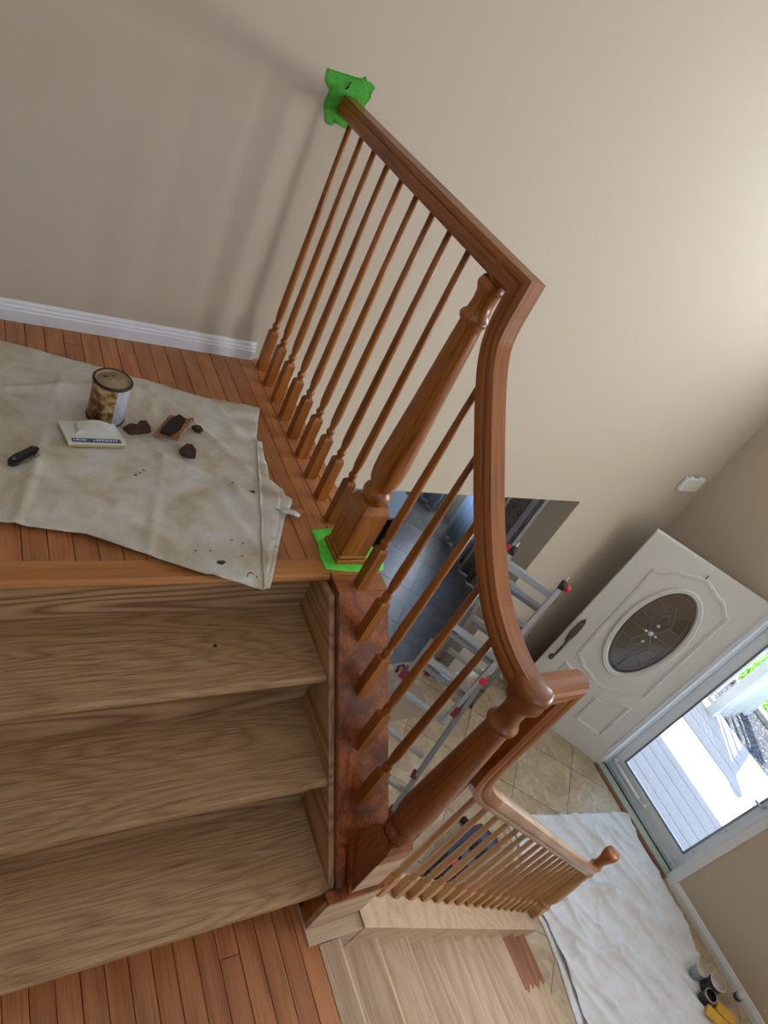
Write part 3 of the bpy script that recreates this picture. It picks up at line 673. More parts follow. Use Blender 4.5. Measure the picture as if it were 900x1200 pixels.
# ------------------------------------------------------------------ outside: deck, railing, gravel, kerb, lawn
ZD = -2.83
dk = struct('floor_deck', MB().box(XD + .16, -2.2, ZD - .2, 5.80, 3.0, ZD - .026), M_dark, 'grey board deck outside the front door', 'deck')
x = XD + .165
while x < 5.80:
    MB().box(-.0715, -2.6, -.024, .0715, 2.6, 0, bev=.002).obj('plank', M_deck, dk).location = (x + .074, .4, ZD); x += .148
ZG = -3.06
k = N('grey_gravel'); v = k.coord(rnd=False); vo = k.n('ShaderNodeTexVoronoi'); vo.inputs['Scale'].default_value = 38; k.l(v, vo.inputs['Vector'])
k.col(k.mix(k.ramp(vo.outputs['Distance'], [(.1, (0, 0, 0, 1)), (.6, (.9, .9, .9, 1))]), k.ramp(vo.outputs['Color'], [(.2, srgb(92, 94, 98)), (.8, srgb(150, 152, 156))]), srgb(64, 64, 68))); k.rough(.9); k.bump(vo.outputs['Distance'], .3, .01); M_grav = k.m
bm = MB(); rg = random.Random(5); vs = []; nx, ny = 46, 90
for i in range(nx + 1):
    for j in range(ny + 1): xx = 5.72 + 1.2 * i / nx; yy = -2.2 + 4.6 * j / ny; vs.append((xx, yy, ZG + rg.uniform(-.003, .003)))
bm.add(vs, [(i * (ny + 1) + j, (i + 1) * (ny + 1) + j, (i + 1) * (ny + 1) + j + 1, i * (ny + 1) + j + 1) for i in range(nx) for j in range(ny)])
tag(bm.obj('gravel', M_grav), 'pale grey gravel strip beyond the deck', 'gravel', kind='stuff')
k = N('lawn_green'); v = k.coord(rnd=False); n = k.noise(v, 30, 5, .7); k.col(k.ramp(n, [(.3, srgb(70, 120, 40)), (.7, srgb(150, 200, 80))])); k.rough(.9); M_lawn = k.m
gm = MB(); gm.box(6.97, -8, ZG - .1, 16, 14, ZG + .02)
for _ in range(5200):
    xx, yy = rg.uniform(7.0, 8.6), rg.uniform(-.6, 1.8); a = rg.uniform(0, PI); h = rg.uniform(.03, .07); dx, dy = math.cos(a) * .006, math.sin(a) * .006
    gm.add([(xx - dx, yy - dy, ZG + .02), (xx + dx, yy + dy, ZG + .02), (xx + rg.uniform(-.02, .02), yy + rg.uniform(-.02, .02), ZG + .02 + h)], [(0, 1, 2)])
tag(gm.obj('grass', M_lawn), 'bright green lawn beyond the kerb stones', 'grass', kind='stuff')
M_conc = plain('concrete', srgb(190, 186, 178), .9, var=.2, sc=20, bump=.3)
kb = thing('kerb', 'row of grey concrete edging blocks between gravel and lawn', 'kerb', (6.93, 0, ZG)); kb['kind'] = 'structure'
yy = -1.6
while yy < 2.4:
    L = .29; MB().box(-.045, -L / 2, -.05, .045, L / 2, .07 + rg.uniform(-.006, .006), bev=.012).obj('stone', M_conc, kb).location = (0, yy, 0); yy += .305
dr = thing('deck_railing', 'white porch railing with square balusters at the deck edge', 'railing', (5.76, .33, ZD))
M_pw = plain('white_vinyl_rail', srgb(236, 240, 240), .4)
MB().box(-.05, -.05, -.2, .05, .05, 1.1, bev=.004).obj('post', M_pw, dr)
MB().box(-.03, .05, .07, .02, 1.85, .12, bev=.003).obj('bottom_rail', M_pw, dr); MB().box(-.04, .05, .96, .04, 1.85, 1.02, bev=.004).obj('top_rail', M_pw, dr)
MB().box(-.05, 1.85, -.2, .05, 1.95, 1.1, bev=.004).obj('post', M_pw, dr)
me = MB().box(-.018, -.02, .12, .018, .02, .96).mesh('baluster'); me.materials.append(M_pw)
for i in range(17): part('baluster', me, None, dr).location = (0, .13 + .102 * i, 0)
MB().prism([(.02, .80), (.9, .30), (.9, .36), (.02, .88)], -.03, .03, 'y').obj('stair_rail', M_pw, dr)
MB().box(.86, -.045, -.215, .95, .045, .5, bev=.004).obj('post', M_pw, dr)
for i in range(7):
    xx = .12 + .11 * i; part('baluster', MB().box(-.014, -.014, -.19, .014, .014, .80 - .57 * xx).mesh('baluster'), M_pw, dr).location = (xx, 0, 0)
rf = struct('roof', MB().box(XD + .16, -3, .0, 6.05, 5, .12), M_white, 'porch roof over the deck', 'roof')
wl = struct('wall_outside', MB().box(XD + .16, -6, -3.2, XD + .2, -2.2, 3), M_white, 'house siding beside the deck, out of view', 'wall')
struct('ground', MB().box(XD + .2, -8, ZG - .12, 6.95, 14, ZG - .03), M_grav, 'ground under the deck', 'ground')

# ------------------------------------------------------------------ drop cloth upstairs
def ridge(p, a, b, wd, h):
    a = Vector(a); b = Vector(b); d = b - a; t = max(0, min(1, (Vector(p) - a).dot(d) / d.length_squared)); e = (Vector(p) - a - d * t).length
    return h * math.exp(-(e / wd) ** 2)
FOLDS = [((-.73, .75), (-.895, .06), .008, .006), ((-.47, .73), (-.50, .35), .007, .003), ((-.488, .369), (-.60, -.03), .008, .005), ((-.47, .72), (-.36, .56), .010, .005), ((-.36, .56), (-.198, .28), .012, .006),
         ((-.56, .43), (-.42, .33), .010, .005), ((-.90, .62), (-.64, .70), .012, .006), ((-.64, .70), (-.52, .70), .012, .005), ((-.58, .42), (-.38, .30), .009, .004), ((-.45, .27), (-.13, .18), .009, .004),
         ((-.30, .27), (-.25, .10), .02, .006), ((-.36, .20), (-.30, .02), .02, .006), ((-.70, .30), (-.86, .36), .015, .004), ((-.80, .20), (-.62, .10), .02, .005), ((-.25, .66), (-.22, .52), .02, .005)]
def clz(x, y, base=.004, amp=1.):
    z = base + amp * (.004 * (1 + noise.noise(Vector((x * 8, y * 8, 3)))) + .0022 * (1 + noise.noise(Vector((x * 26, y * 26, 8)))))
    for a, b, wd, h in FOLDS: z += amp * ridge((x, y), a, b, wd, h * 1.3)
    z += .006 * math.exp(-((y - Y0) / .03) ** 2) if y < Y0 else 0
    if y < Y0: z -= (Y0 - y) * .10
    return z
cl_top = [(-1.45, 1.0), (-1.2, .95), (-.898, .877), (-.649, .816), (-.454, .757), (-.282, .705), (-.12, .69), (-.089, .683), (-.10, .655), (-.153, .503), (-.172, .40), (-.205, .25), (-.245, .10), (-.285, -.03), (-.312, -.147), (-.43, -.105), (-.541, -.052), (-.737, .049), (-.924, .083), (-1.2, .13), (-1.5, .17)]
dc = sheet(cl_top, lambda x, y: (x, y, clz(x, y, .0085)), .0012, .014).obj('drop_cloth', M_cloth); tag(dc, 'paint-stained folded canvas drop cloth spread on the upper plank floor', 'drop cloth')
cl_low = [(-.30, .52), (-.165, .515), (-.133, .496), (-.148, .40), (-.146, .386), (-.160, .31), (-.129, .264), (-.125, .235), (-.110, .222), (-.114, .200), (-.158, .140), (-.215, .02), (-.278, -.115), (-.291, -.139), (-.34, -.12), (-.34, .2)]
sheet(cl_low, lambda x, y: (x, y, clz(x, y, .0035, .5)), .001, .02).obj('lower_layer', M_cloth, dc)
cl_mid = [(-.25, .38), (-.155, .30), (-.140, .262), (-.150, .22), (-.182, .13), (-.235, .01), (-.293, -.12), (-.303, -.142), (-.34, -.12), (-.34, .2)]
sheet(cl_mid, lambda x, y: (x, y, clz(x, y, .006, .5)), .001, .02).obj('middle_layer', M_cloth, dc)
MB().tube([(x, y, clz(x, y, .010) + .0006) for x, y in [(-.153 + (-.312 + .153) * i / 30, .503 + (-.147 - .503) * i / 30) for i in range(31)]], .0022, 6).obj('hem', M_cloth, dc)
sheet([(-.172, .158), (-.150, .172), (-.122, .150), (-.112, .135), (-.124, .122), (-.140, .140), (-.160, .146)], lambda x, y: (x, y, .017 + .004 * math.sin(x * 90)), .0006, .02).obj('care_tag', M_white, dc, 'small white fabric tag')
M_spot = plain('dried_stain', srgb(62, 40, 28), .6)
spots = MB()
for x, y, r in ((-.556, .306, .004), (-.567, .294, .004), (-.705, .247, .002), (-.30, .263, .004), (-.413, -.054, .011), (-.47, -.01, .003), (-.43, -.01, .003), (-.329, .018, .003), (-.345, -.03, .003), (-.405, -.052, .008), (-.24, .235, .008), (-.36, .03, .003)):
    k_ = 9; spots.add([(x + r * (.7 + .5 * random.random()) * math.cos(2 * PI * i / k_) * 1.3, y + r * (.6 + .5 * random.random()) * math.sin(2 * PI * i / k_) * .8, clz(x, y, .0085) + .0012) for i in range(k_)], [tuple(range(k_))])
spots.tube([(x, y, clz(x, y, .0085) + .001) for x, y in ((-.352, -.108), (-.345, -.095), (-.335, -.090), (-.328, -.098), (-.325, -.112))], .0018, 5)
o = spots.obj('stain_spots', M_spot, dc); o['kind'] = 'stuff'

# ------------------------------------------------------------------ things on the cloth
def label_mat(name, body, amber=False, dark=srgb(90, 90, 110)):
    k = N(name); tc = k.t.nodes.new('ShaderNodeTexCoord'); sx = k.t.nodes.new('ShaderNodeSeparateXYZ'); k.l(tc.outputs['Object'], sx.inputs[0])
    ln = k.math('GREATER_THAN', k.math('SINE', k.math('MULTIPLY', sx.outputs['Z'], 900)), .1)
    v = k.coord((120, 120, 8), rnd=False); n = k.noise(v, 4, 2); tx = k.math('MULTIPLY', ln, k.math('GREATER_THAN', n, .47))
    c = k.mix(k.math('MULTIPLY', tx, .55), body, dark)
    if amber:
        n2 = k.noise(k.coord((1, 1, 1), rnd=False), 38, 4, .6)
        st = k.ramp(n2, [(.35, srgb(206, 190, 150)), (.5, srgb(170, 128, 60)), (.62, srgb(96, 56, 22))])
        c = k.mix(k.math('GREATER_THAN', k.math('ADD', k.math('MULTIPLY', sx.outputs['X'], -1), k.math('MULTIPLY', sx.outputs['Y'], -.4)), .012), c, st)
    k.col(c); k.rough(.35); return k.m
ZB = clz(-.634, .53, .0085) + .004
can = thing('paint_can', 'stained metal paint can with lid on the upstairs drop cloth', 'can', (-.634, .532, ZB))
M_rim = plain('can_rim', srgb(70, 62, 56), .3, .8)
MB().lathe([(.03, .0005), (.053, 0), (.053, .132)], 36, cap=False).obj('body', label_mat('can_label', srgb(206, 210, 222), True), can)
MB().lathe([(.0545, 0), (.0555, .003), (.0545, .006)], 36).obj('bottom_rim', M_rim, can)
MB().lathe([(.0535, .128), (.0565, .131), (.0565, .135), (.054, .138), (.050, .1375)], 36, cap=False).obj('top_rim', M_rim, can)
MB().lathe([(.050, .134), (.050, .1365), (.047, .1365), (.045, .132), (.041, .131), (.039, .134), (.001, .134)], 36, cap=False).obj('lid', plain('lid_stained', srgb(176, 156, 124), .35, .4, var=.35, sc=40), can)
lidz = MB(); 
for x, y, r in ((-.02, .012, .006), (.002, .018, .004), (-.008, -.002, .003), (.012, -.004, .003)): lidz.add([(x + r * math.cos(a * .9) * (1 + .4 * math.sin(3 * a)), y + r * .7 * math.sin(a * .9), .1346) for a in [i * .7 for i in range(9)]], [tuple(range(9))])
lidz.obj('stain_spots', M_spot, can)['kind'] = 'stuff'
# white pad applicator
ap = thing('stain_pad', 'white plastic pad applicator with blue label strip beside the can', 'applicator', (-.678, .432, .0185), math.radians(4))
M_plw = plain('ivory_plastic', srgb(222, 222, 212), .4)
MB().prism([(-.075, -.048), (.078, -.044), (.062, .048), (-.088, .044)], .0, .010).obj('foam_pad', plain('yellow_foam', srgb(206, 190, 120), .9, var=.2, sc=200), ap)
MB().prism([(-.077, -.050), (.080, -.046), (.064, .050), (-.090, .046)], .0102, .017).obj('plate', M_plw, ap)
hp_ = [(-.045 + .105 * i / 12, .016 + .026 * math.sin(PI * min(1, .12 + i / 12 * .88)) ** .6) for i in range(13)]
MB().prism([(-.052, .016)] + hp_ + [(.064, .016)], -.012, .026, 'y').obj('handle', M_plw, ap)
MB().box(-.066, -.0455, .0171, .066, -.030, .0186).obj('label_strip', plain('blue_label', srgb(70, 88, 128), .4, var=.5, sc=90), ap, 'dark blue printed strip')
lt = MB()
for i in range(16):
    x0 = -.062 + i * .0076
    if i in (5, 6): continue
    lt.box(x0, -.041, .0187, x0 + random.uniform(.003, .0055), -.035 + random.uniform(-.001, .002), .0189)
lt.obj('lettering', M_white, ap)['kind'] = 'stuff'
# brown foam rag, pads and chunks
M_brn = plain('stain_soaked_foam', srgb(70, 44, 24), .8, var=.5, sc=120, bump=.4); M_dkb = plain('dark_soaked_felt', srgb(46, 34, 28), .75, var=.4, sc=60, bump=.3)
k = N('speckled_pad'); v = k.coord(rnd=False); n = k.noise(v, 260, 2); k.col(k.ramp(n, [(.42, srgb(196, 152, 104)), (.55, srgb(120, 74, 40))])); k.rough(.9); M_spk = k.m
def chunk(name, pts, z, h, mat, label, cat, tilt=(0, 0, 0)):
    cx = sum(p[0] for p in pts) / len(pts); cy = sum(p[1] for p in pts) / len(pts); mb = MB(); n = len(pts)
    rings = [(.93, 0), (1, h * .3), (.97, h * .8), (.8, h)]
    vs = []
    for s_, zz in rings:
        for i, (a, b) in enumerate(pts):
            q = noise.noise(Vector((a * 90, b * 90, zz * 60))) * h * .18; vs.append(((a - cx) * s_ + q, (b - cy) * s_ - q, zz + (q if zz else 0)))
    fs = [tuple(range(n))[::-1], tuple(range(3 * n, 4 * n))] + [(r * n + i, r * n + (i + 1) % n, (r + 1) * n + (i + 1) % n, (r + 1) * n + i) for r in range(3) for i in range(n)]
    mb.add(vs, fs); o = mb.obj(name, mat); o.location = (cx, cy, z); o.rotation_euler = tilt; tag(o, label, cat); return o
ZT = .0190
chunk('foam_scrap', [(-.590, .480), (-.575, .455), (-.545, .462), (-.508, .474), (-.506, .495), (-.514, .526), (-.535, .522), (-.548, .498), (-.57, .500)], ZT, .012, M_brn, 'dark brown stain-soaked foam scrap right of the white applicator', 'rag')
chunk('foam_chunk', [(-.372, .520), (-.366, .500), (-.350, .496), (-.338, .508), (-.345, .524), (-.36, .528)], ZT, .012, M_brn, 'smallest brown foam chunk near the railing side of the cloth', 'foam chunk')
chunk('foam_chunk', [(-.440, .392), (-.434, .372), (-.395, .366), (-.386, .398), (-.392, .424), (-.41, .426)], ZT, .014, M_brn, 'brown foam chunk just below the folded stain pad', 'foam chunk')
fp = thing('folded_pad', 'speckled tan pad with a dark soaked strip standing folded on the cloth', 'pad', (-.438, .490, ZT + .014), math.radians(-33))
Mt = Matrix.Rotation(math.radians(-16), 4, 'Y')
MB().box(-.040, -.066, .0, .040, .066, .007, Mt, bev=.002).obj('back_pad', M_spk, fp)
MB().prism([(-.022, -.052), (.012, -.060), (.024, -.01), (.018, .050), (-.008, .068), (-.024, .03)], .0075, .014, 'z', Mt).obj('soaked_strip', M_dkb, fp)
MB().box(.028, -.055, .0072, .040, .066, .012, Mt).obj('edge_pad', M_spk, fp)
MB().box(-.028, -.052, -.012, -.008, -.01, -.001, bev=.003).obj('white_backing', M_white, fp)
# folding utility knife
kn = thing('utility_knife', 'black folding utility knife on the cloth near its left edge', 'knife', (-.866, .318, ZT + .001), math.radians(42))
hpts = [(-.048, -.004), (-.042, -.014), (-.028, -.017), (-.008, -.012), (.018, -.010), (.036, -.012), (.050, -.006), (.050, .006), (.040, .013), (.026, .012), (.006, .012), (-.02, .012), (-.040, .008)]
MB().prism(hpts, 0, .012).obj('handle', M_black, kn)
MB().prism([(a * .8, b * .55) for a, b in hpts], .012, .0155).obj('grip_inlay', plain('rubber', srgb(34, 36, 42), .6), kn)
MB().lathe([(.005, .0155), (.005, .018), (.001, .018)], 12, Matrix.Translation((-.034, -.003, 0))).obj('pivot_screw', M_steel, kn)
MB().lathe([(.0035, .012), (.0035, .0145), (.001, .0145)], 10, Matrix.Translation((.042, .004, 0))).obj('screw', M_steel, kn)
mb = MB(); mb.tube([(-.030, -.017, .008), (-.012, -.024, .008), (.020, -.022, .008), (.036, -.020, .007)], .0022, 6); mb.box(-.018, -.0225, .005, .026, -.0135, .009, bev=.001)
mb.obj('belt_clip', M_steel, kn)
ck = MB().prism([(-.006, -.003), (.002, -.005), (.006, .001), (.001, .005), (-.004, .003)], 0, .0015).obj('wood_chip', M_black); ck.location = (-.399, -.177, -r_ + .0002); tag(ck, 'tiny black chip lying on the top bare oak tread', 'chip')

# ------------------------------------------------------------------ foyer: second drop cloth
def c2z(x, y):
    z = .010 + .008 * (1 + noise.noise(Vector((x * 3.2, y * 3.2, 1)))) * .6 + .004 * noise.noise(Vector((x * 11, y * 11, 4))) + .002 * noise.noise(Vector((x * 30, y * 30, 9)))
    for a, b, wd, h in (((2.62, -.62), (3.02, -.78), .03, .024), ((3.02, -.78), (3.30, -1.12), .04, .03), ((3.30, -1.12), (3.52, -1.16), .04, .022), ((2.72, -.3), (2.95, -.62), .015, .012), ((2.9, -.25), (3.1, -.60), .014, .012), ((3.05, -.2), (3.35, -.85), .012, .008),
                        ((2.5, -.9), (2.8, -1.3), .02, .012), ((2.75, -.95), (2.95, -1.5), .016, .012), ((2.45, -1.05), (2.9, -1.12), .025, .016), ((2.9, -1.12), (3.05, -1.45), .025, .016), ((2.6, -.75), (2.72, -1.0), .014, .009), ((3.1, -.8), (3.25, -1.6), .016, .012), ((2.55, -.45), (2.75, -.60), .012, .008), ((2.5, -1.0), (2.6, -1.6), .03, .014)):
        z += ridge((x, y), a, b, wd, h * 1.5)
    q1 = noise.noise(Vector((x * 6 + y * 2.2, (y - .4 * x) * 1.1, 11))); z += .022 * (1 - min(1, abs(q1) * 5)) ** 2
    q1 = noise.noise(Vector((x * 3 - y * .5 + 5, (y + .3 * x) * 3.2, 21))); z += .014 * (1 - min(1, abs(q1) * 7)) ** 2
    z += .010 * max(0, noise.noise(Vector((x * 5 + y * 3, (y - x) * 1.6, 7)))) + .0035 * abs(noise.noise(Vector((x * 16 + y * 9, (y - x) * 4, 3))))
    return z - HF
cl2 = [(2.53, -.138), (2.70, -.165), (2.842, -.194), (3.20, -.26), (3.60, -.335), (3.625, -.37), (3.58, -.55), (3.585, -.80), (3.57, -1.04), (3.54, -1.21), (3.51, -1.30), (3.43, -1.50), (3.36, -1.75), (3.3, -2.1), (2.4, -2.1), (2.30, -1.40), (2.36, -1.10), (2.385, -.80), (2.352, -.637), (2.40, -.45)]
d2 = sheet(cl2, lambda x, y: (x, y, c2z(x, y)), .0015, .0145).obj('drop_cloth', M_cloth2); tag(d2, 'large wrinkled white canvas drop cloth on the foyer tile floor', 'drop cloth')
lo2 = [(2.50, -.12), (2.56, -.14), (2.44, -.5), (2.45, -1.0), (2.42, -1.9), (2.20, -2.0), (2.25, -1.36), (2.32, -1.05), (2.345, -.80), (2.31, -.60), (2.36, -.42)]
sheet(lo2, lambda x, y: (x, y, -HF + .005 + .002 * noise.noise(Vector((x * 9, y * 9, 0)))), .001, .03).obj('lower_layer', M_cloth2, d2)
MB().tube([(x, y, c2z(x, y) + .002) for x, y in [(2.352 + (2.53 - 2.352) * (1 - i / 20), -.637 + (.5) * (1 - i / 20)) for i in range(21)]] + [(2.352 + .03 * i / 10, -.637 - .16 * i / 10, c2z(2.36, -.7) + .002) for i in range(1, 11)], .003, 6).obj('hem', M_cloth2, d2)

# cans, sponges and bottle on the foyer cloth
M_rimw = plain('bright_rim', srgb(200, 200, 200), .3, .3)
def small_can(x, y, r, h, body, lid, label, cat='can', open_=False):
    z = c2z(x, y) + .010; t = thing('paint_can', label, cat, (x, y, z))
    MB().lathe([(r * .5, .0005), (r, 0), (r, h)], 24, cap=False).obj('body', body, t); MB().lathe([(r * 1.03, h - .004), (r * 1.05, h), (r * 1.03, h + .003), (r * .93, h + .002)], 24, cap=False).obj('rim', M_rimw, t)
    if open_: MB().lathe([(r * .93, h), (r * .93, h * .35), (.001, h * .35)], 24, cap=False).obj('inside', M_black, t)
    else: MB().lathe([(r * .93, h + .001), (r * .86, h - .003), (r * .8, h), (.001, h)], 24, cap=False).obj('lid', lid, t)
    return t
M_lid = plain('steel_lid', srgb(176, 166, 150), .4, .2)
small_can(3.338, -1.42, .043, .082, label_mat('grey_label', srgb(176, 180, 190)), M_lid, 'small grey-labelled can nearest the front door')
small_can(3.385, -1.515, .056, .12, label_mat('dark_label', srgb(40, 34, 36), dark=srgb(150, 150, 160)), M_lid, 'larger dark stain can with a metal lid between two small cans')
small_can(3.300, -1.555, .042, .075, label_mat('dark_label_small', srgb(38, 36, 44), dark=srgb(130, 130, 140)), M_lid, 'small open dark can beside the yellow sponges', open_=True)
M_sp = plain('yellow_sponge', srgb(226, 176, 70), .95, var=.25, sc=150, bump=.4)
for x, y, rz, tl, lb in ((3.27, -1.665, 2.15, 0, 'yellow sponge lying on the white cloth below the small open dark can'), (3.385, -1.675, 2.1, 0, 'yellow sponge with a brown-stained end beside the bottle')):
    mb = MB().box(-.075, -.036, 0, .075, .036, .03, bev=.006); o = mb.obj('sponge', M_sp); o.location = (x, y, c2z(min(x, 3.38), y) + .018); o.rotation_euler = (0, 0, math.radians(-62)); tag(o, lb, 'sponge', 'sponges by the foyer baseboard')
bt = thing('plastic_bottle', 'clear plastic bottle with a purple collar beside the white baseboard', 'bottle', (3.50, -1.63, -HF + .001))
MB().lathe([(.036, 0), (.038, .01), (.038, .09), (.030, .105), (.024, .11)], 24).obj('body', M_clear, bt)
MB().lathe([(.027, .108), (.028, .112), (.028, .130), (.026, .134)], 24).obj('collar', plain('purple_plastic', srgb(70, 58, 120), .4), bt)
MB().lathe([(.024, .134), (.024, .165), (.018, .172), (.001, .173)], 24).obj('cap', plain('frosted_cap', srgb(214, 216, 222), .3), bt)

# ------------------------------------------------------------------ door chime on the back wall
ch = thing('door_chime', 'white plastic door chime box high on the wall near the corner', 'door chime', (3.415, YW, -.415))
MB().box(-.105, -.032, -.06, .105, 0, .06, bev=.006).obj('cover', M_white, ch)
MB().box(-.085, -.036, -.045, .085, -.032, .045, bev=.002).obj('front_panel', M_plw, ch)
MB().box(-.03, -.024, .0595, .03, -.012, .0615).obj('vent_slot', M_alud, ch)
MB().box(-.098, -.028, .0595, -.085, -.018, .063).obj('clip', M_black, ch)

# ------------------------------------------------------------------ multi-position ladder
ld_ = thing('ladder', 'aluminium multi-position ladder opened as a stepladder with red locks in the foyer', 'ladder', (2.15, .56, -HF))
O = Vector((2.15, .56, -HF))
T_ = Vector((2.151, .56, -.95)); PD = Vector((-.615, .788, 0)).normalized()       # rung direction
F1 = Vector((1.56, .094, -2.70)); R1 = Vector((2.685, .783, -2.70))
Cf = Vector((1.795, .322, -1.93)); 
dF = (T_ - F1)
def chan(a, b, wd, dp, wv):   # rectangular rail between two points; wv = width direction
    a = a - O; b = b - O; t = (b - a).normalized(); wv = (wv - t * wv.dot(t)).normalized(); n_ = t.cross(wv)
    vs = [p + wv * (sx * wd / 2) + n_ * (sy * dp / 2) for p in (a, b) for sx, sy in ((-1, -1), (1, -1), (1, 1), (-1, 1))]
    return MB().add(vs, [(3, 2, 1, 0), (4, 5, 6, 7), (0, 1, 5, 4), (1, 2, 6, 5), (2, 3, 7, 6), (3, 0, 4, 7)])
def side_(F, sgn, front):
    K = F + (T_ - F) * .45; K = K + PD * (.075 if front else 0)
    Tt = T_.copy()
    wt, wk, wf = .361, .375, .46 if front else .43
    for s in (0, 1):
        pT = Tt + PD * (wt * s); pK = K + PD * (wk * s) ; pF = F + PD * (wf * s)
        chan(pT, K + PD * (wk * s) + (K - Tt) * .10, .028, .062, PD).obj('inner_rail', M_alu, ld_)
        e = (pT - pK).normalized(); sh = PD * (-.016 if s == 0 else .016)
        chan(pF, pK + sh + e * .30, .030, .07, PD).obj('outer_rail', M_alud, ld_)
        chan(pK + sh - e * .02, pK + sh + e * .05, .040, .080, PD).obj('lock_clamp', M_dred if front else M_alud, ld_)
        if front and s == 0: chan(pK + sh + e * .27, pK + sh + e * .31, .040, .082, PD).obj('lock_clamp', M_red, ld_, 'bright red locking clamp')
        chan(pF + (pK - pF) * .38, pF + (pK - pF) * .38 + e * .03, .036, .076, PD).obj('lock_clamp', M_dred, ld_)
        chan(pF - (pK - pF).normalized() * .012, pF + (pK - pF).normalized() * .05, .040, .085, PD).obj('foot', M_dred if front else M_dred, ld_)
    n_r = 7; L = (Tt - F).length
    for i in range(1, n_r):
        d = i * .28 - .08; f = d / L
        if f > .97: break
        if f < .45: g0 = F + (K - F) * (f / .45); w0 = wf + (wk - wf) * (f / .45)
        else: g0 = K + (Tt - K) * ((f - .45) / .55); w0 = wk + (wt - wk) * ((f - .45) / .55)
        nn = (Tt - F).cross(PD).normalized()
        chan(g0 + PD * .012, g0 + PD * (w0 - .012), .032, .032, Vector((0, 0, 1))).obj('rung', M_alu, ld_)
        if f >= .44:
            g1 = g0 + (K - Tt).normalized() * .055
            chan(g1 + PD * .0, g1 + PD * w0, .026, .026, Vector((0, 0, 1))).obj('rung', M_alud, ld_)
side_(F1, 1, True); side_(R1, -1, False)
gr = T_ - (T_ - F1).normalized() * .06
chan(gr + PD * .012, gr + PD * .349, .05, .03, Vector((0, 0, 1))).obj('top_rung', M_alu, ld_)
for s in (0, 1):
    c_ = T_ + PD * (.361 * s) - O + Vector((0, 0, .03)); A = Matrix.Translation(c_) @ PD.to_track_quat('Z', 'Y').to_matrix().to_4x4()
    sg = -1 if s == 0 else 1
    MB().lathe([(.030, -.018), (.034, -.010), (.034, .010), (.030, .018)], 18, A).obj('hinge', M_black, ld_)
    MB().lathe([(.020, sg * .018), (.024, sg * .024), (.024, sg * .045), (.016, sg * .052)], 16, A).obj('hinge_knob', M_red, ld_)
    MB().tube([c_ + Vector((0, 0, .02)), c_ + Vector((.03, .02, .05)), c_ + Vector((.05, .03, .04)), c_ + Vector((.04, .025, .005))], .004, 6).obj('spring_clip', M_alu, ld_)
c_ = T_ + (F1 - T_) * .33 - O - PD * .03
MB().tube([c_, c_ - PD * .03 + Vector((0, 0, -.03)), c_ - PD * .02 + Vector((0, 0, -.06)), c_ + Vector((0, 0, -.05))], .005, 6).obj('hook', M_alu, ld_)

# ------------------------------------------------------------------ cardboard sheet, black latch, tool bag on the foyer floor
M_card = plain('grey_cardboard', srgb(156, 138, 116), .8, var=.08)
o = MB().prism([(2.236, .748), (2.28, .985), (2.113, 1.18), (1.45, 1.16), (1.42, .70), (1.973, .752)], -HF + .001, -HF + .006).obj('cardboard_sheet', M_card); tag(o, 'greyish tan cardboard sheet lying flat on the tiles under the ladder', 'cardboard')
o = MB().tube([(2.11, 1.15, -HF + .02), (2.14, 1.19, -HF + .03), (2.19, 1.20, -HF + .03), (2.19, 1.15, -HF + .022)], .012, 8).obj('cable_loop', M_black); tag(o, 'small black curved loop lying on the floor at the opening', 'cable')
bg_ = thing('tool_bag', 'navy and black tool bag with red piping seen between the lower balusters', 'bag', (1.93, -.30, -HF + .001), math.radians(14))
M_navy = plain('navy_fabric', srgb(52, 62, 88), .7, var=.3, sc=40, bump=.2); M_bk = plain('black_fabric', srgb(20, 20, 26), .8, var=.3)
MB().prism([(-.32, -.10), (.28, -.10), (.30, -.04), (.26, .09), (.10, .13), (-.20, .11), (-.33, .02)], 0, .10).obj('body', M_navy, bg_)
MB().prism([(-.30, -.085), (-.10, -.085), (-.14, .08), (-.30, .03)], .10, .13).obj('front_pocket', M_bk, bg_)
for i in range(3): MB().box(-.05 + .11 * i, -.08, .10, .03 + .11 * i, .06, .118 - .004 * i, bev=.004).obj('pocket', plain('slate_fabric', srgb(70, 84, 110), .7) if i != 1 else M_bk, bg_)
MB().tube([(-.32, -.10, .10), (.28, -.10, .10), (.30, -.04, .10), (.26, .09, .10), (.10, .13, .10), (-.20, .11, .10), (-.33, .02, .10)], .006, 6, True).obj('piping', M_dred, bg_)
MB().box(-.16, -.06, .131, -.10, .04, .135).obj('logo_patch', M_red, bg_)
MB().box(.20, .10, 0, .24, .20, .05, bev=.01).obj('strap', M_black, bg_)

# ------------------------------------------------------------------ living room through the opening
def curtain(name, y0, y1, x, ztop, zbot, folds, amp, mat, label, cat='curtain', thick=.004, flare=0.):
    n = int(abs(y1 - y0) / .012) + 2; pr = []; mb = MB(); rows = 6; vs = []
    for r in range(rows + 1):
        t = r / rows; z = ztop + (zbot - ztop) * t
        for i in range(n):
            s = i / (n - 1); yy = y0 + (y1 - y0) * s; a = amp * (.6 + .4 * t) * math.sin(2 * PI * folds * s + .6 * math.sin(5 * s + r * .2)); vs.append((x + a + flare * t, yy + .3 * amp * math.cos(4 * PI * folds * s), z))
    fs = [(r * n + i, r * n + i + 1, (r + 1) * n + i + 1, (r + 1) * n + i) for r in range(rows) for i in range(n - 1)]
    mb.add(vs, fs, True); o = mb.obj(name, mat); md = o.modifiers.new('thickness', 'SOLIDIFY'); md.thickness = thick; tag(o, label, cat); return o
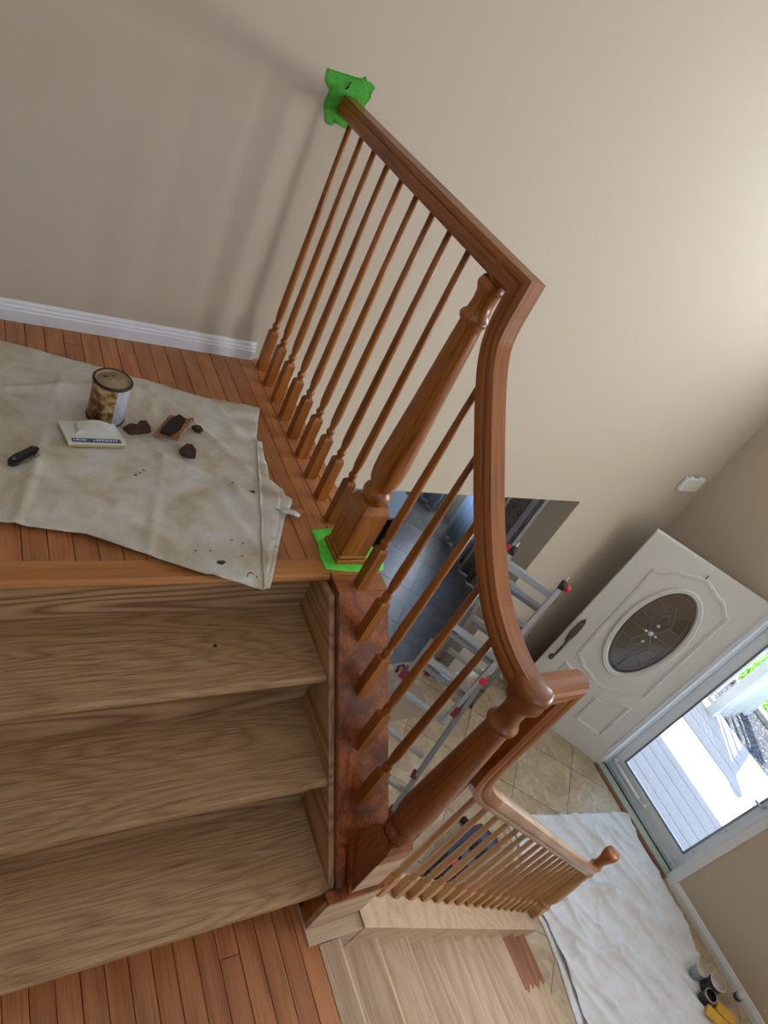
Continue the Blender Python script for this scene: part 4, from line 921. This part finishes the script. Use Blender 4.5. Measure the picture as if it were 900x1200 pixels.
k = N('sheer_blue'); k.col(srgb(222, 230, 240)); k.rough(.8); tr = k.n('ShaderNodeBsdfTranslucent'); tr.inputs[0].default_value = srgb(205, 222, 242); mx = k.n('ShaderNodeMixShader'); mx.inputs[0].default_value = .5
k.l(k.b.outputs[0], mx.inputs[1]); k.l(tr.outputs[0], mx.inputs[2]); k.l(mx.outputs[0], k.t.nodes['Material Output'].inputs[0]); M_sheer = k.m
k = N('ornate_drape'); v = k.coord((1, 1, 1), rnd=False); n = k.noise(v, 22, 4, .65, 1.2); n2 = k.noise(v, 60, 2)
tc = k.t.nodes.new('ShaderNodeTexCoord'); sx = k.t.nodes.new('ShaderNodeSeparateXYZ'); k.l(tc.outputs['Object'], sx.inputs[0])
stp = k.math('GREATER_THAN', k.math('SINE', k.math('MULTIPLY', sx.outputs['Y'], 26)), .72)
base = k.ramp(n, [(.40, srgb(96, 88, 90)), (.48, srgb(176, 158, 146)), (.55, srgb(84, 80, 90)), (.66, srgb(190, 188, 196))])
k.col(k.mix(k.math('MULTIPLY', stp, .8), base, srgb(220, 228, 240))); k.rough(.6); M_drape = k.m
curtain('curtain', 3.45, 3.02, 3.46, -.5, -HF + .03, 4, .025, M_sheer, 'narrow pale blue sheer curtain deepest in the living room')
curtain('curtain', 2.74, 2.30, 3.45, -.5, -HF + .03, 5, .03, M_sheer, 'wider pale blue sheer curtain hanging beside the patterned drape')
curtain('drape', 2.30, 1.30, 3.40, -.5, -HF + .02, 7, .022, M_drape, 'dark ornate drape with silvery stripes seen through the opening', 'drape', .008)
tb = thing('side_table', 'grey-blue topped table in the living room behind the upper newel', 'table', (2.25, 2.40, -HF))
MB().prism([(-.32, -.18), (-.02, -.20), (.25, .07), (.245, .17), (.0, .40), (-.32, .40)], .69, .715).obj('table_top', plain('slate_top', srgb(150, 160, 172), .3), tb)
MB().box(-.10, -.08, 0, .12, .12, .69, bev=.01).obj('pedestal', M_black, tb)
cs = thing('black_case', 'black case on the living room tiles behind the table', 'case', (2.62, 2.66, -HF), math.radians(40))
MB().box(-.28, -.12, .002, .22, .10, .22, bev=.02).obj('body', M_black, cs); MB().box(-.05, -.125, .15, .05, -.12, .17).obj('latch', M_steel, cs)
